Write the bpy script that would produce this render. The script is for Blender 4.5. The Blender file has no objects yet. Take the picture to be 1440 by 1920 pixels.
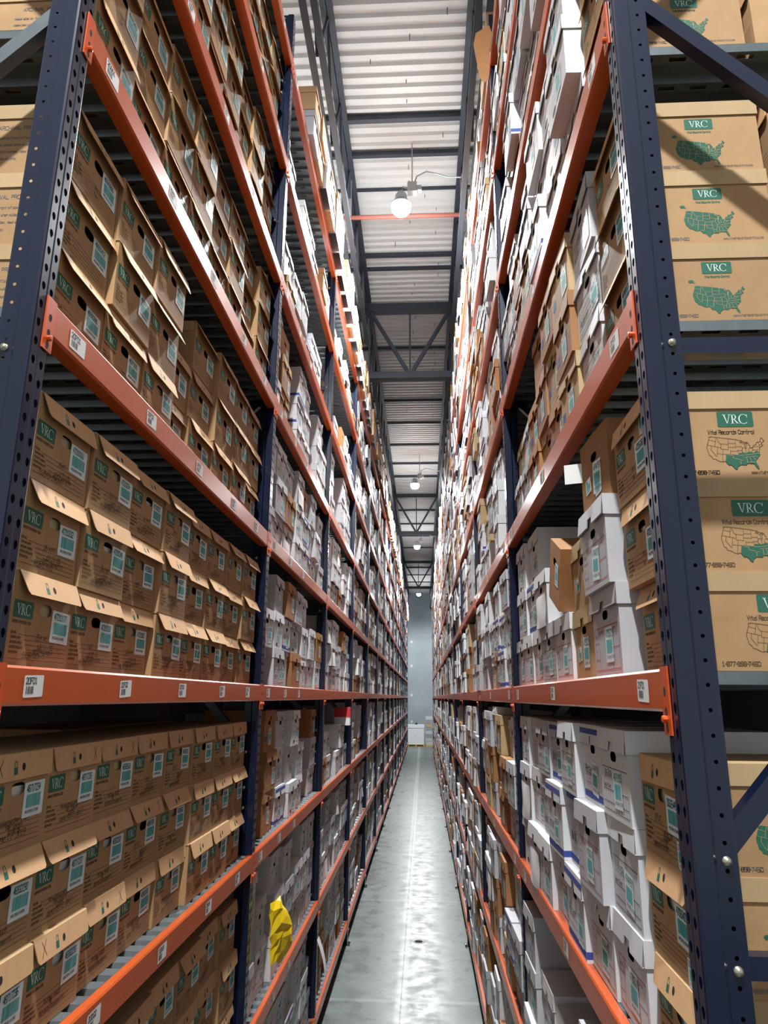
import bpy, math, random
from mathutils import Matrix, Vector

# ------------------------------------------------------------------ camera, world, lamps, exposure
SC = bpy.context.scene
COL = SC.collection
H = 2.95                                   # eye height above the floor
cam_d = bpy.data.cameras.new('camera')
cam = bpy.data.objects.new('camera', cam_d)
COL.objects.link(cam)
SC.camera = cam
F_PX, PITCH, YAW, ROLL = 1324.8, 0.2563, 0.05526, 0.00769
cam_d.sensor_fit = 'VERTICAL'
cam_d.sensor_height = 36.0
cam_d.lens = F_PX / 1920 * 36.0
cam_d.clip_start = 0.05
cam_d.clip_end = 200
_fw = Vector((-math.sin(YAW) * math.cos(PITCH), math.cos(YAW) * math.cos(PITCH), math.sin(PITCH)))
_rt = Vector((math.cos(YAW), math.sin(YAW), 0))
_up = _rt.cross(_fw)
_r2 = _rt * math.cos(ROLL) + _up * math.sin(ROLL)
_u2 = _up * math.cos(ROLL) - _rt * math.sin(ROLL)
cam.matrix_world = Matrix(((_r2.x, _u2.x, -_fw.x, 0), (_r2.y, _u2.y, -_fw.y, 0), (_r2.z, _u2.z, -_fw.z, H), (0, 0, 0, 1)))

SC.view_settings.view_transform = 'Standard'
SC.view_settings.look = 'None'
SC.view_settings.gamma = 1
SC.view_settings.use_curve_mapping = False
SC.view_settings.exposure = 0.45
SC.cycles.max_bounces = 6
SC.cycles.diffuse_bounces = 4
SC.cycles.glossy_bounces = 3
SC.cycles.sample_clamp_indirect = 6
SC.cycles.caustics_reflective = False

W = bpy.data.worlds.new('warehouse_air')
SC.world = W
W.use_nodes = True
W.node_tree.nodes['Background'].inputs[0].default_value = (1.0, 0.985, 0.965, 1)
W.node_tree.nodes['Background'].inputs[1].default_value = 0.40

LAMPS = [(-0.237, -0.7), (-0.237, 7.67), (-0.196, 19.8), (-0.204, 28.5), (-0.215, 42.4)]
LAMP_Z = H + 6.0
LAMP_W = [500, 400, 360, 320, 480]      # watts of each lamp, nearest first

# ------------------------------------------------------------------ materials
def s2l(c):
    return tuple((x / 12.92 if x <= 0.04045 else ((x + 0.055) / 1.055) ** 2.4) for x in (v / 255 for v in c))

def mat(name, rgb, rough=0.6, metal=0.0, var=0.0, nscale=8.0, objvar=0.0, bump=0.0, bscale=60.0, coat=0.0, spec=0.5):
    m = bpy.data.materials.new(name)
    m.use_nodes = True
    nt = m.node_tree
    b = nt.nodes['Principled BSDF']
    col = s2l(rgb) + (1,)
    b.inputs['Base Color'].default_value = col
    b.inputs['Roughness'].default_value = rough
    b.inputs['Metallic'].default_value = metal
    b.inputs['Specular IOR Level'].default_value = spec
    if coat:
        b.inputs['Coat Weight'].default_value = coat
        b.inputs['Coat Roughness'].default_value = 0.15
    last = None
    tc = nt.nodes.new('ShaderNodeTexCoord')
    if var:
        n = nt.nodes.new('ShaderNodeTexNoise')
        n.inputs['Scale'].default_value = nscale
        n.inputs['Detail'].default_value = 4
        nt.links.new(tc.outputs['Object'], n.inputs['Vector'])
        mr = nt.nodes.new('ShaderNodeMapRange')
        mr.inputs['From Min'].default_value = 0.3
        mr.inputs['From Max'].default_value = 0.7
        mr.inputs['To Min'].default_value = 1 - var
        mr.inputs['To Max'].default_value = 1 + var * 0.6
        nt.links.new(n.outputs['Fac'], mr.inputs['Value'])
        last = mr.outputs['Result']
    if objvar:
        oi = nt.nodes.new('ShaderNodeObjectInfo')
        mr2 = nt.nodes.new('ShaderNodeMapRange')
        mr2.inputs['To Min'].default_value = 1 - objvar
        mr2.inputs['To Max'].default_value = 1 + objvar * 0.5
        nt.links.new(oi.outputs['Random'], mr2.inputs['Value'])
        if last is None:
            last = mr2.outputs['Result']
        else:
            mm = nt.nodes.new('ShaderNodeMath')
            mm.operation = 'MULTIPLY'
            nt.links.new(last, mm.inputs[0])
            nt.links.new(mr2.outputs['Result'], mm.inputs[1])
            last = mm.outputs[0]
    if last is not None:
        vm = nt.nodes.new('ShaderNodeVectorMath')
        vm.operation = 'SCALE'
        vm.inputs[0].default_value = col[:3]
        nt.links.new(last, vm.inputs['Scale'])
        nt.links.new(vm.outputs[0], b.inputs['Base Color'])
    if bump:
        n2 = nt.nodes.new('ShaderNodeTexNoise')
        n2.inputs['Scale'].default_value = bscale
        nt.links.new(tc.outputs['Object'], n2.inputs['Vector'])
        bp = nt.nodes.new('ShaderNodeBump')
        bp.inputs['Strength'].default_value = bump
        bp.inputs['Distance'].default_value = 0.004
        nt.links.new(n2.outputs['Fac'], bp.inputs['Height'])
        nt.links.new(bp.outputs['Normal'], b.inputs['Normal'])
    return m

M = {}
M['kraft'] = mat('kraft_board', (174, 139, 99), 0.75, var=0.07, nscale=14, objvar=0.10, bump=0.12, bscale=40, spec=0.3)
M['flap'] = mat('kraft_flap_board', (208, 166, 122), 0.7, var=0.05, nscale=20, objvar=0.08, spec=0.3)
M['tan'] = mat('pale_kraft_board', (186, 158, 118), 0.7, var=0.06, nscale=14, objvar=0.1, spec=0.3)
M['brown'] = mat('brown_carton_board', (164, 118, 76), 0.75, var=0.08, nscale=10, objvar=0.12, bump=0.1, bscale=30, spec=0.3)
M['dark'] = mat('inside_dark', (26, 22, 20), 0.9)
M['white'] = mat('white_board', (214, 215, 217), 0.6, var=0.04, nscale=9, objvar=0.08, bump=0.15, bscale=18, spec=0.35)
M['grey'] = mat('greyed_white_board', (190, 190, 194), 0.65, var=0.05, nscale=9, objvar=0.08, bump=0.15, bscale=18, spec=0.35)
M['paper'] = mat('paper', (228, 228, 226), 0.7)
M['manila'] = mat('manila_folders', (206, 190, 150), 0.8)
M['green'] = mat('green_print', (38, 98, 78), 0.6)
M['mint'] = mat('logo_letters', (206, 226, 214), 0.6)
M['ink'] = mat('print_ink', (92, 70, 48), 0.8)
M['pen'] = mat('marker_pen', (52, 42, 38), 0.8)
M['greyink'] = mat('grey_print', (110, 106, 104), 0.8)
M['red'] = mat('red_print', (186, 62, 84), 0.7)
M['blue'] = mat('blue_print', (48, 72, 150), 0.7)
M['lightblue'] = mat('pale_blue_print', (96, 158, 190), 0.7)
M['teal'] = mat('teal_ink', (70, 172, 170), 0.7)
M['sticker'] = mat('sticker_paper', (222, 236, 238), 0.4)
M['tealgreen'] = mat('sticker_digits', (30, 116, 118), 0.6)
M['orange'] = mat('orange_enamel', (194, 84, 30), 0.34, var=0.05, nscale=5, coat=0.25)
M['orangec'] = mat('orange_connector_enamel', (208, 84, 28), 0.36, var=0.05, nscale=5, coat=0.25)
M['navy'] = mat('navy_enamel', (9, 23, 48), 0.26, var=0.08, nscale=9, coat=0.3)
M['galv'] = mat('galvanised_steel', (122, 132, 136), 0.4, 0.7, var=0.12, nscale=22)
M['bolt'] = mat('zinc_bolt', (196, 190, 170), 0.3, 0.9)
M['steel'] = mat('dark_joist_paint', (46, 52, 62), 0.55, var=0.06, nscale=6)
M['pipe'] = mat('oxide_red_pipe', (132, 72, 62), 0.6)
M['black'] = mat('black', (18, 18, 20), 0.7)
M['yellow'] = mat('yellow_plastic', (236, 200, 30), 0.4, var=0.08, nscale=12)
M['redcard'] = mat('red_card', (206, 48, 52), 0.5)
M['conduit'] = mat('conduit_grey', (150, 154, 156), 0.5, 0.3)
M['wood'] = mat('pallet_wood', (196, 160, 96), 0.8, var=0.12, nscale=14)
M['wrap'] = mat('stretch_wrapped_white', (226, 230, 232), 0.3, var=0.05, nscale=4)

def emis(name, rgb, st):
    m = bpy.data.materials.new(name)
    m.use_nodes = True
    b = m.node_tree.nodes['Principled BSDF']
    b.inputs['Base Color'].default_value = (1, 1, 1, 1)
    b.inputs['Emission Color'].default_value = rgb + (1,)
    b.inputs['Emission Strength'].default_value = st
    return m
M['globe'] = emis('lit_globe', (0.92, 0.97, 1.0), 210)

def floor_mat():
    m = bpy.data.materials.new('polished_concrete')
    m.use_nodes = True
    nt = m.node_tree
    N, L = nt.nodes, nt.links
    b = N['Principled BSDF']
    tc = N.new('ShaderNodeTexCoord')
    n1 = N.new('ShaderNodeTexNoise'); n1.inputs['Scale'].default_value = 1.1; n1.inputs['Detail'].default_value = 8; n1.inputs['Roughness'].default_value = 0.62
    n2 = N.new('ShaderNodeTexNoise'); n2.inputs['Scale'].default_value = 5; n2.inputs['Detail'].default_value = 9; n2.inputs['Roughness'].default_value = 0.7
    L.new(tc.outputs['Object'], n1.inputs['Vector']); L.new(tc.outputs['Object'], n2.inputs['Vector'])
    cr = N.new('ShaderNodeValToRGB')
    cr.color_ramp.elements[0].position = 0.36; cr.color_ramp.elements[0].color = s2l((78, 88, 84)) + (1,)
    cr.color_ramp.elements[1].position = 0.66; cr.color_ramp.elements[1].color = s2l((106, 118, 114)) + (1,)
    L.new(n1.outputs['Fac'], cr.inputs['Fac'])
    # the sealed centre lane is worn darker in blotches
    sx = N.new('ShaderNodeSeparateXYZ'); L.new(tc.outputs['Object'], sx.inputs[0])
    def band(c, hw, soft):
        a = N.new('ShaderNodeMath'); a.operation = 'SUBTRACT'; L.new(sx.outputs['X'], a.inputs[0]); a.inputs[1].default_value = c
        a2 = N.new('ShaderNodeMath'); a2.operation = 'ABSOLUTE'; L.new(a.outputs[0], a2.inputs[0])
        mr = N.new('ShaderNodeMapRange'); mr.interpolation_type = 'SMOOTHSTEP'
        mr.inputs['From Min'].default_value = hw; mr.inputs['From Max'].default_value = hw + soft
        mr.inputs['To Min'].default_value = 1; mr.inputs['To Max'].default_value = 0
        L.new(a2.outputs[0], mr.inputs['Value'])
        return mr.outputs[0]
    def mix(fac, c1, c2, blend='MIX'):
        mx = N.new('ShaderNodeMix'); mx.data_type = 'RGBA'; mx.blend_type = blend
        if hasattr(fac, 'name') and not isinstance(fac, (int, float)): L.new(fac, mx.inputs['Factor'])
        else: mx.inputs['Factor'].default_value = fac
        for sock, c in ((mx.inputs[6], c1), (mx.inputs[7], c2)):
            if isinstance(c, tuple): sock.default_value = c
            else: L.new(c, sock)
        return mx.outputs[2]
    def mul(a, bb):
        mm = N.new('ShaderNodeMath'); mm.operation = 'MULTIPLY'; L.new(a, mm.inputs[0])
        if isinstance(bb, float): mm.inputs[1].default_value = bb
        else: L.new(bb, mm.inputs[1])
        return mm.outputs[0]
    blot = N.new('ShaderNodeMapRange'); blot.inputs['From Min'].default_value = 0.44; blot.inputs['From Max'].default_value = 0.56
    L.new(n2.outputs['Fac'], blot.inputs['Value'])
    lane = band(-0.02, 0.12, 0.14)
    lane2 = band(-0.55, 0.10, 0.25)
    c = mix(mul(mul(lane, blot.outputs[0]), 0.55), cr.outputs['Color'], s2l((62, 62, 54)) + (1,))
    c = mix(mul(lane2, 0.35), c, s2l((78, 80, 76)) + (1,))
    c = mix(mul(band(-0.24, 0.028, 0.05), 0.6), c, s2l((158, 168, 168)) + (1,))
    c = mix(band(-0.24, 0.004, 0.002), c, s2l((24, 24, 24)) + (1,))
    for y0 in (8.1, 11.73, 15.0, 19.6, 26.5, 33.7):
        a = N.new('ShaderNodeMath'); a.operation = 'SUBTRACT'; L.new(sx.outputs['Y'], a.inputs[0]); a.inputs[1].default_value = y0
        a2 = N.new('ShaderNodeMath'); a2.operation = 'ABSOLUTE'; L.new(a.outputs[0], a2.inputs[0])
        mr = N.new('ShaderNodeMapRange'); mr.inputs['From Min'].default_value = 0.02; mr.inputs['From Max'].default_value = 0.05
        mr.inputs['To Min'].default_value = 0.5; mr.inputs['To Max'].default_value = 0
        L.new(a2.outputs[0], mr.inputs['Value'])
        c = mix(mr.outputs[0], c, s2l((140, 150, 148)) + (1,))
    L.new(c, b.inputs['Base Color'])
    rr = N.new('ShaderNodeMapRange'); rr.inputs['From Min'].default_value = 0.4; rr.inputs['From Max'].default_value = 0.62
    rr.inputs['To Min'].default_value = 0.27; rr.inputs['To Max'].default_value = 0.42; b.inputs['Specular IOR Level'].default_value = 0.35
    L.new(n2.outputs['Fac'], rr.inputs['Value']); L.new(rr.outputs[0], b.inputs['Roughness'])
    
    return m
M['floor'] = floor_mat()
M['concrete'] = mat('concrete_wall', (160, 170, 176), 0.8, var=0.12, nscale=0.9)
M['patch'] = mat('tie_hole_patch', (214, 220, 222), 0.8)
M['roof'] = mat('white_roof_deck', (206, 208, 208), 0.55, var=0.03, nscale=3)

# ------------------------------------------------------------------ mesh builder
class MB:
    def __init__(s):
        s.v = []; s.f = []; s.m = []; s.mats = []
    def mi(s, m):
        if m not in s.mats: s.mats.append(m)
        return s.mats.index(m)
    def poly(s, pts, m):
        n = len(s.v)
        s.v.extend([tuple(p) for p in pts])
        s.f.append(tuple(range(n, n + len(pts)))); s.m.append(s.mi(m))
    def box(s, x0, x1, y0, y1, z0, z1, m, skip=''):
        n = len(s.v)
        s.v += [(x0, y0, z0), (x1, y0, z0), (x1, y1, z0), (x0, y1, z0), (x0, y0, z1), (x1, y0, z1), (x1, y1, z1), (x0, y1, z1)]
        k = s.mi(m)
        for nm, q in (('b', (0, 3, 2, 1)), ('t', (4, 5, 6, 7)), ('f', (0, 1, 5, 4)), ('k', (2, 3, 7, 6)), ('l', (3, 0, 4, 7)), ('r', (1, 2, 6, 5))):
            if nm in skip: continue
            s.f.append(tuple(n + i for i in q)); s.m.append(k)
    def bar(s, a, b, w, h, m, up=(0, 0, 1)):
        a = Vector(a); b = Vector(b); d = (b - a).normalized(); up = Vector(up)
        if abs(d.dot(up)) > 0.99: up = Vector((1, 0, 0))
        r = d.cross(up).normalized(); u = r.cross(d)
        n = len(s.v)
        for p in (a, b):
            for i, j in ((-1, -1), (1, -1), (1, 1), (-1, 1)):
                s.v.append(tuple(p + r * (i * w / 2) + u * (j * h / 2)))
        k = s.mi(m)
        for q in ((3, 2, 1, 0), (4, 5, 6, 7), (0, 1, 5, 4), (1, 2, 6, 5), (2, 3, 7, 6), (3, 0, 4, 7)):
            s.f.append(tuple(n + i for i in q)); s.m.append(k)
    def tube(s, pts, r, m, seg=8):
        n0 = len(s.v); k = s.mi(m)
        P = [Vector(p) for p in pts]
        for i, p in enumerate(P):
            d = (P[min(i + 1, len(P) - 1)] - P[max(i - 1, 0)]).normalized()
            up = Vector((0, 0, 1)) if abs(d.z) < 0.95 else Vector((1, 0, 0))
            a = d.cross(up).normalized(); b = a.cross(d)
            for j in range(seg):
                t = 2 * math.pi * j / seg
                s.v.append(tuple(p + a * (r * math.cos(t)) + b * (r * math.sin(t))))
        for i in range(len(P) - 1):
            for j in range(seg):
                j2 = (j + 1) % seg
                s.f.append((n0 + i * seg + j, n0 + i * seg + j2, n0 + (i + 1) * seg + j2, n0 + (i + 1) * seg + j)); s.m.append(k)
        s.f.append(tuple(n0 + j for j in reversed(range(seg)))); s.m.append(k)
        e = n0 + (len(P) - 1) * seg
        s.f.append(tuple(e + j for j in range(seg))); s.m.append(k)
    def lathe(s, prof, m, seg=20, c=(0, 0, 0)):
        n0 = len(s.v); k = s.mi(m)
        for r, z in prof:
            for j in range(seg):
                t = 2 * math.pi * j / seg
                s.v.append((c[0] + r * math.cos(t), c[1] + r * math.sin(t), c[2] + z))
        for i in range(len(prof) - 1):
            for j in range(seg):
                j2 = (j + 1) % seg
                s.f.append((n0 + i * seg + j, n0 + i * seg + j2, n0 + (i + 1) * seg + j2, n0 + (i + 1) * seg + j)); s.m.append(k)
    def mesh(s, name, smooth=False):
        me = bpy.data.meshes.new(name)
        me.from_pydata(s.v, [], s.f)
        for m in s.mats: me.materials.append(m)
        me.polygons.foreach_set('material_index', s.m)
        if smooth: me.polygons.foreach_set('use_smooth', [True] * len(s.f))
        me.update()
        return me
    def build(s, name, parent=None, loc=None, smooth=False):
        return inst(s.mesh(name, smooth), name, parent, loc)

def inst(me, name, parent=None, loc=None):
    o = bpy.data.objects.new(name, me)
    COL.objects.link(o)
    if parent is not None: o.parent = parent
    if loc is not None: o.location = loc
    return o

def tag(o, label=None, cat=None, group=None, kind=None):
    if label: o['label'] = label
    if cat: o['category'] = cat
    if group: o['group'] = group
    if kind: o['kind'] = kind
    return o

def thing(name, label, cat, loc=(0, 0, 0), rz=0.0, group=None):
    o = bpy.data.objects.new(name, None)
    COL.objects.link(o)
    o.empty_display_size = 0.05
    o.location = loc; o.rotation_euler = (0, 0, rz)
    return tag(o, label, cat, group)

# a panel with one hole: quads between a polar hole outline and a rectangle; mapf turns (a, b) into 3-D
def holed(mb, rect, c, rfun, mapf, m, n=14, phase=0.0):
    a0, a1, b0, b1 = rect
    ang = [2 * math.pi * i / n + phase for i in range(n)]
    for (x, y) in ((a0, b0), (a1, b0), (a1, b1), (a0, b1)):
        ang.append(math.atan2(y - c[1], x - c[0]) % (2 * math.pi))
    ang = sorted(set(round(t % (2 * math.pi), 6) for t in ang))
    inn, out = [], []
    for t in ang:
        ct, st = math.cos(t), math.sin(t)
        r = rfun(t)
        inn.append((c[0] + r * ct, c[1] + r * st))
        k = 1e9
        if ct > 1e-9: k = min(k, (a1 - c[0]) / ct)
        if ct < -1e-9: k = min(k, (a0 - c[0]) / ct)
        if st > 1e-9: k = min(k, (b1 - c[1]) / st)
        if st < -1e-9: k = min(k, (b0 - c[1]) / st)
        out.append((c[0] + k * ct, c[1] + k * st))
    N = len(ang)
    for i in range(N):
        j = (i + 1) % N
        mb.poly([mapf(*out[i]), mapf(*out[j]), mapf(*inn[j]), mapf(*inn[i])], m)

def r_oval(hw, hh):      # rounded slot
    def f(t):
        ct, st = abs(math.cos(t)), abs(math.sin(t))
        p = 3.0
        return 1.0 / ((ct / hw) ** p + (st / hh) ** p) ** (1 / p)
    return f
def r_tear(hw, hh):      # wide at the top, narrow at the foot
    def f(t):
        st = math.sin(t); ct = math.cos(t)
        w = hw * (1.0 if st > 0 else 1.0 + 0.45 * st)
        h = hh if st > 0 else hh * 1.15
        return 1.0 / math.sqrt((ct / w) ** 2 + (st / h) ** 2)
    return f

# ------------------------------------------------------------------ lettering
GL = {'0': "01 05 16 36 45 41 30 10 01", '1': "15 26 20|10 30", '2': "05 16 36 45 44 00 40", '3': "06 46 23 33 42 41 30 10 01",
 '4': "30 36 02 42", '5': "46 06 03 33 42 41 30 00", '6': "46 16 04 01 10 30 41 42 33 03", '7': "06 46 10",
 '8': "13 04 05 16 36 45 44 33 13 02 01 10 30 41 42 33", '9': "43 13 04 05 16 36 45 42 30 00",
 'A': "00 26 40|12 32", 'B': "00 06 36 45 44 33 03|33 42 41 30 00", 'C': "45 36 16 05 01 10 30 41", 'D': "00 06 26 44 42 20 00",
 'E': "46 06 00 40|03 33", 'F': "46 06 00|03 33", 'G': "45 36 16 05 01 10 30 41 43 23", 'H': "00 06|40 46|03 43", 'I': "20 26",
 'J': "46 41 30 10 01", 'K': "00 06|46 03 40", 'L': "06 00 40", 'M': "00 06 23 46 40", 'N': "00 06 40 46", 'O': "01 05 16 36 45 41 30 10 01",
 'P': "00 06 36 45 44 33 03", 'Q': "01 05 16 36 45 41 30 10 01|22 40", 'R': "00 06 36 45 44 33 03|23 40",
 'S': "45 36 16 05 04 13 33 42 41 30 10 01", 'T': "06 46|26 20", 'U': "06 01 10 30 41 46", 'V': "06 20 46", 'W': "06 10 23 30 46",
 'X': "00 46|06 40", 'Y': "06 23 46|23 20", 'Z': "06 46 00 40", '-': "13 33", '/': "00 46", '.': "20 21", ':': "21 22|24 25", '&': "40 05 16 25 01 10 42",
 '#': "10 16|30 36|02 42|04 44", ',': "20 1.", '(': "36 24 22 30", ')': "16 24 22 10"}
GL = {k: [[(int(p[0]), int(p[1]) if p[1].isdigit() else -1) for p in st.split()] for st in v.split('|')] for k, v in GL.items()}
# small handwriting letters
LOW = {'a': "43 33 13 02 01 10 30 41 44 40", 'b': "06 00 30 41 43 34 04", 'c': "43 14 03 01 10 40", 'd': "46 40 10 01 03 14 44", 'e': "02 42 43 34 14 03 01 10 40",
 'f': "46 36 25 20|04 44", 'g': "44 14 03 01 10 41 44 40", 'h': "06 00|03 14 34 43 40", 'i': "24 20|26 26", 'j': "34 31 10", 'k': "06 00|44 02 40", 'l': "26 20",
 'm': "00 04|03 14 20|23 34 40", 'n': "00 04|03 24 43 40", 'o': "01 03 14 34 43 41 30 10 01", 'p': "04 00|04 34 43 41 02", 'r': "00 04|02 24 44", 's': "44 14 03 32 41 00",
 't': "26 21 30|04 44", 'u': "04 01 10 30 44|44 40", 'v': "04 20 44", 'w': "04 10 23 30 44", 'x': "00 44|04 40", 'y': "04 22|44 10", 'z': "04 44 00 40"}
for k, v in LOW.items():
    GL[k] = [[(int(p[0]), int(p[1])) for p in st.split()] for st in v.split('|')]

def strokes(mb, segs, wid, mapf, m):
    for (p, q) in segs:
        dx, dy = q[0] - p[0], q[1] - p[1]
        l = math.hypot(dx, dy) or 1e-6
        ex, ey = dx / l * wid * 0.5, dy / l * wid * 0.5
        nx, ny = -ey, ex
        a = (p[0] - ex, p[1] - ey); b = (q[0] + ex, q[1] + ey)
        mb.poly([mapf(a[0] - nx, a[1] - ny), mapf(b[0] - nx, b[1] - ny), mapf(b[0] + nx, b[1] + ny), mapf(a[0] + nx, a[1] + ny)], m)

def text(mb, s, x, z, h, mapf, m, wid=None, adv=0.95, cw=0.6, slant=0.0, rnd=None, rise=0.0):
    """stroke lettering; x, z the lower left corner; h the height"""
    wid = wid or h * 0.11
    w = h * cw
    for i, ch in enumerate(s):
        if ch == ' ':
            x += w * 0.75; continue
        g = GL.get(ch) or GL.get(ch.upper())
        if not g:
            x += w * 0.6; continue
        if ch in 'Iil.-:': x -= w * (.32 if ch != '-' else .12)
        jz = rnd.uniform(-.08, .08) * h if rnd else 0
        js = rnd.uniform(.85, 1.12) if rnd else 1
        for st in g:
            pts = []
            for (gx, gz) in st:
                px = gx / 4 * w * js + (rnd.uniform(-.06, .06) * w if rnd else 0)
                pz = gz / 6 * h * js + (rnd.uniform(-.04, .04) * h if rnd else 0)
                pts.append((x + px + slant * pz, z + pz + jz))
            strokes(mb, [(pts[k], pts[k + 1]) for k in range(len(pts) - 1)], wid, mapf, m)
        x += w * adv * 1.28 * (0.6 if ch in 'Iil.-:' else 1)
        z += rise * w
    return x

def serif_vrc(mb, x, z, h, mapf, m):
    """roman capitals V R C; returns the width"""
    def P(pts): mb.poly([mapf(x + a * h, z + b * h) for a, b in pts], m)
    # V
    P([(0.06, 0.97), (0.20, 0.97), (0.43, 0.02), (0.37, 0.02)])
    P([(0.37, 0.02), (0.43, 0.02), (0.68, 0.97), (0.62, 0.97)])
    P([(-0.02, 0.94), (0.29, 0.94), (0.29, 1.0), (-0.02, 1.0)])
    P([(0.52, 0.94), (0.76, 0.94), (0.76, 1.0), (0.52, 1.0)])
    # R
    o = 0.76
    P([(o + .10, 0.0), (o + .22, 0.0), (o + .22, 1.0), (o + .10, 1.0)])
    P([(o, 0.0), (o + .32, 0.0), (o + .32, .05), (o, .05)])
    P([(o, .95), (o + .22, .95), (o + .22, 1.0), (o, 1.0)])
    n = 10
    for i in range(n):
        t0 = math.pi / 2 - math.pi * i / n; t1 = math.pi / 2 - math.pi * (i + 1) / n
        f = lambda t, r, q: (o + .28 + r * math.cos(t), .74 + q * math.sin(t))
        P([f(t0, .27, .26), f(t1, .27, .26), f(t1, .16, .21), f(t0, .16, .21)])
    P([(o + .22, .95), (o + .28, .95), (o + .28, 1.0), (o + .22, 1.0)])
    P([(o + .22, .48), (o + .28, .48), (o + .28, .53), (o + .22, .53)])
    P([(o + .26, .49), (o + .38, .49), (o + .76, 0.0), (o + .60, 0.0)])
    P([(o + .60, 0.0), (o + .84, 0.0), (o + .84, .045), (o + .60, .045)])
    # C
    o = 1.50
    n = 18
    for i in range(n):
        t0 = math.radians(42 + 276 * i / n); t1 = math.radians(42 + 276 * (i + 1) / n)
        def g(t, a, b): return (o + .48 + a * math.cos(t), .5 + b * math.sin(t))
        def th(t): return .07 + .06 * max(0, -math.cos(t))
        P([g(t0, .48, .52), g(t1, .48, .52), g(t1, .48 - th(t1), .52 - .055), g(t0, .48 - th(t0), .52 - .055)])
    P([(o + .80, .66), (o + .85, .66), (o + .85, 1.0), (o + .80, 1.0)])
    return 2.36 * h

def rrect(x0, x1, z0, z1, r, n=4):
    pts = []
    for cx, cz, a in ((x1 - r, z0 + r, -90), (x1 - r, z1 - r, 0), (x0 + r, z1 - r, 90), (x0 + r, z0 + r, 180)):
        for i in range(n + 1):
            t = math.radians(a + 90 * i / n)
            pts.append((cx + r * math.cos(t), cz + r * math.sin(t)))
    return pts

def logo_panel(mb, x0, x1, z0, z1, mapf, mapf2, r=0.004):
    mb.poly([mapf(a, b) for a, b in rrect(x0, x1, z0, z1, r)], M['green'])
    h = (z1 - z0) * 0.62
    wd = 2.36 * h
    serif_vrc(mb, (x0 + x1) / 2 - wd / 2, (z0 + z1) / 2 - h / 2, h, mapf2, M['mint'])

# outline of the mainland states, longitude and latitude, and the borders between them
USA = [(-124.7,48.4),(-123,48.3),(-122.8,49),(-95.2,49),(-94.6,48.7),(-92,48.3),(-89.6,48),(-92,46.7),(-90.4,46.6),(-88,47.3),(-87.6,46.5),(-84.8,46.5),(-84.2,46),(-86,46),(-87.6,45.2),(-87.8,43.5),(-87.5,41.7),(-86.8,41.8),(-86.2,43),(-86.4,44.2),(-85,45.6),(-83.4,45.2),(-83.4,44.2),(-82.5,43.5),(-82.7,42.5),(-83.4,41.7),(-81.5,41.6),(-79,42.8),(-79,43.3),(-76.5,43.5),(-75,45),(-71.5,45),(-70.3,46.3),(-69.2,47.4),(-68,47.2),(-67.8,45.7),(-67,44.8),(-70,43.8),(-70.8,42.8),(-70,41.8),(-71.4,41.4),(-73.8,40.9),(-74,40.4),(-75,38.8),(-75.9,37),(-76,35.5),(-77.5,34.4),(-79.2,33.2),(-81,32),(-81.3,30.5),(-80.2,27),(-80.4,25.3),(-81.1,25.2),(-82.6,27.7),(-82.8,29),(-84,30),(-85.5,29.8),(-86.5,30.4),(-89,30.3),(-89.5,29.2),(-91.5,29.4),(-94,29.7),(-96.5,28.3),(-97.4,26),(-99,26.5),(-100.6,28.5),(-102.5,29.7),(-103.3,29),(-104.5,29.8),(-106.5,31.8),(-108.2,31.8),(-108.2,31.3),(-111,31.3),(-114.8,32.5),(-117.1,32.5),(-118.5,34),(-120.6,34.6),(-122,36.8),(-123.8,39.3),(-124.3,40.4),(-124.2,43),(-124,46.2)]
SOUTH = [(-106,36.9),(-94.6,37),(-94.6,38.6),(-90,38.8),(-87.5,38),(-84.8,39.1),(-82.6,38.4),(-80.3,37.6),(-77.8,39.3),(-75.9,37),(-76,35.5),(-77.5,34.4),(-79.2,33.2),(-81,32),(-81.3,30.5),(-80.2,27),(-80.4,25.3),(-81.1,25.2),(-82.6,27.7),(-82.8,29),(-84,30),(-85.5,29.8),(-86.5,30.4),(-89,30.3),(-89.5,29.2),(-91.5,29.4),(-94,29.7),(-96.5,28.3),(-97.4,26),(-99,26.5),(-100.6,28.5),(-102.5,29.7),(-103.3,29),(-104.5,29.8),(-106.5,31.8)]
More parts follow.
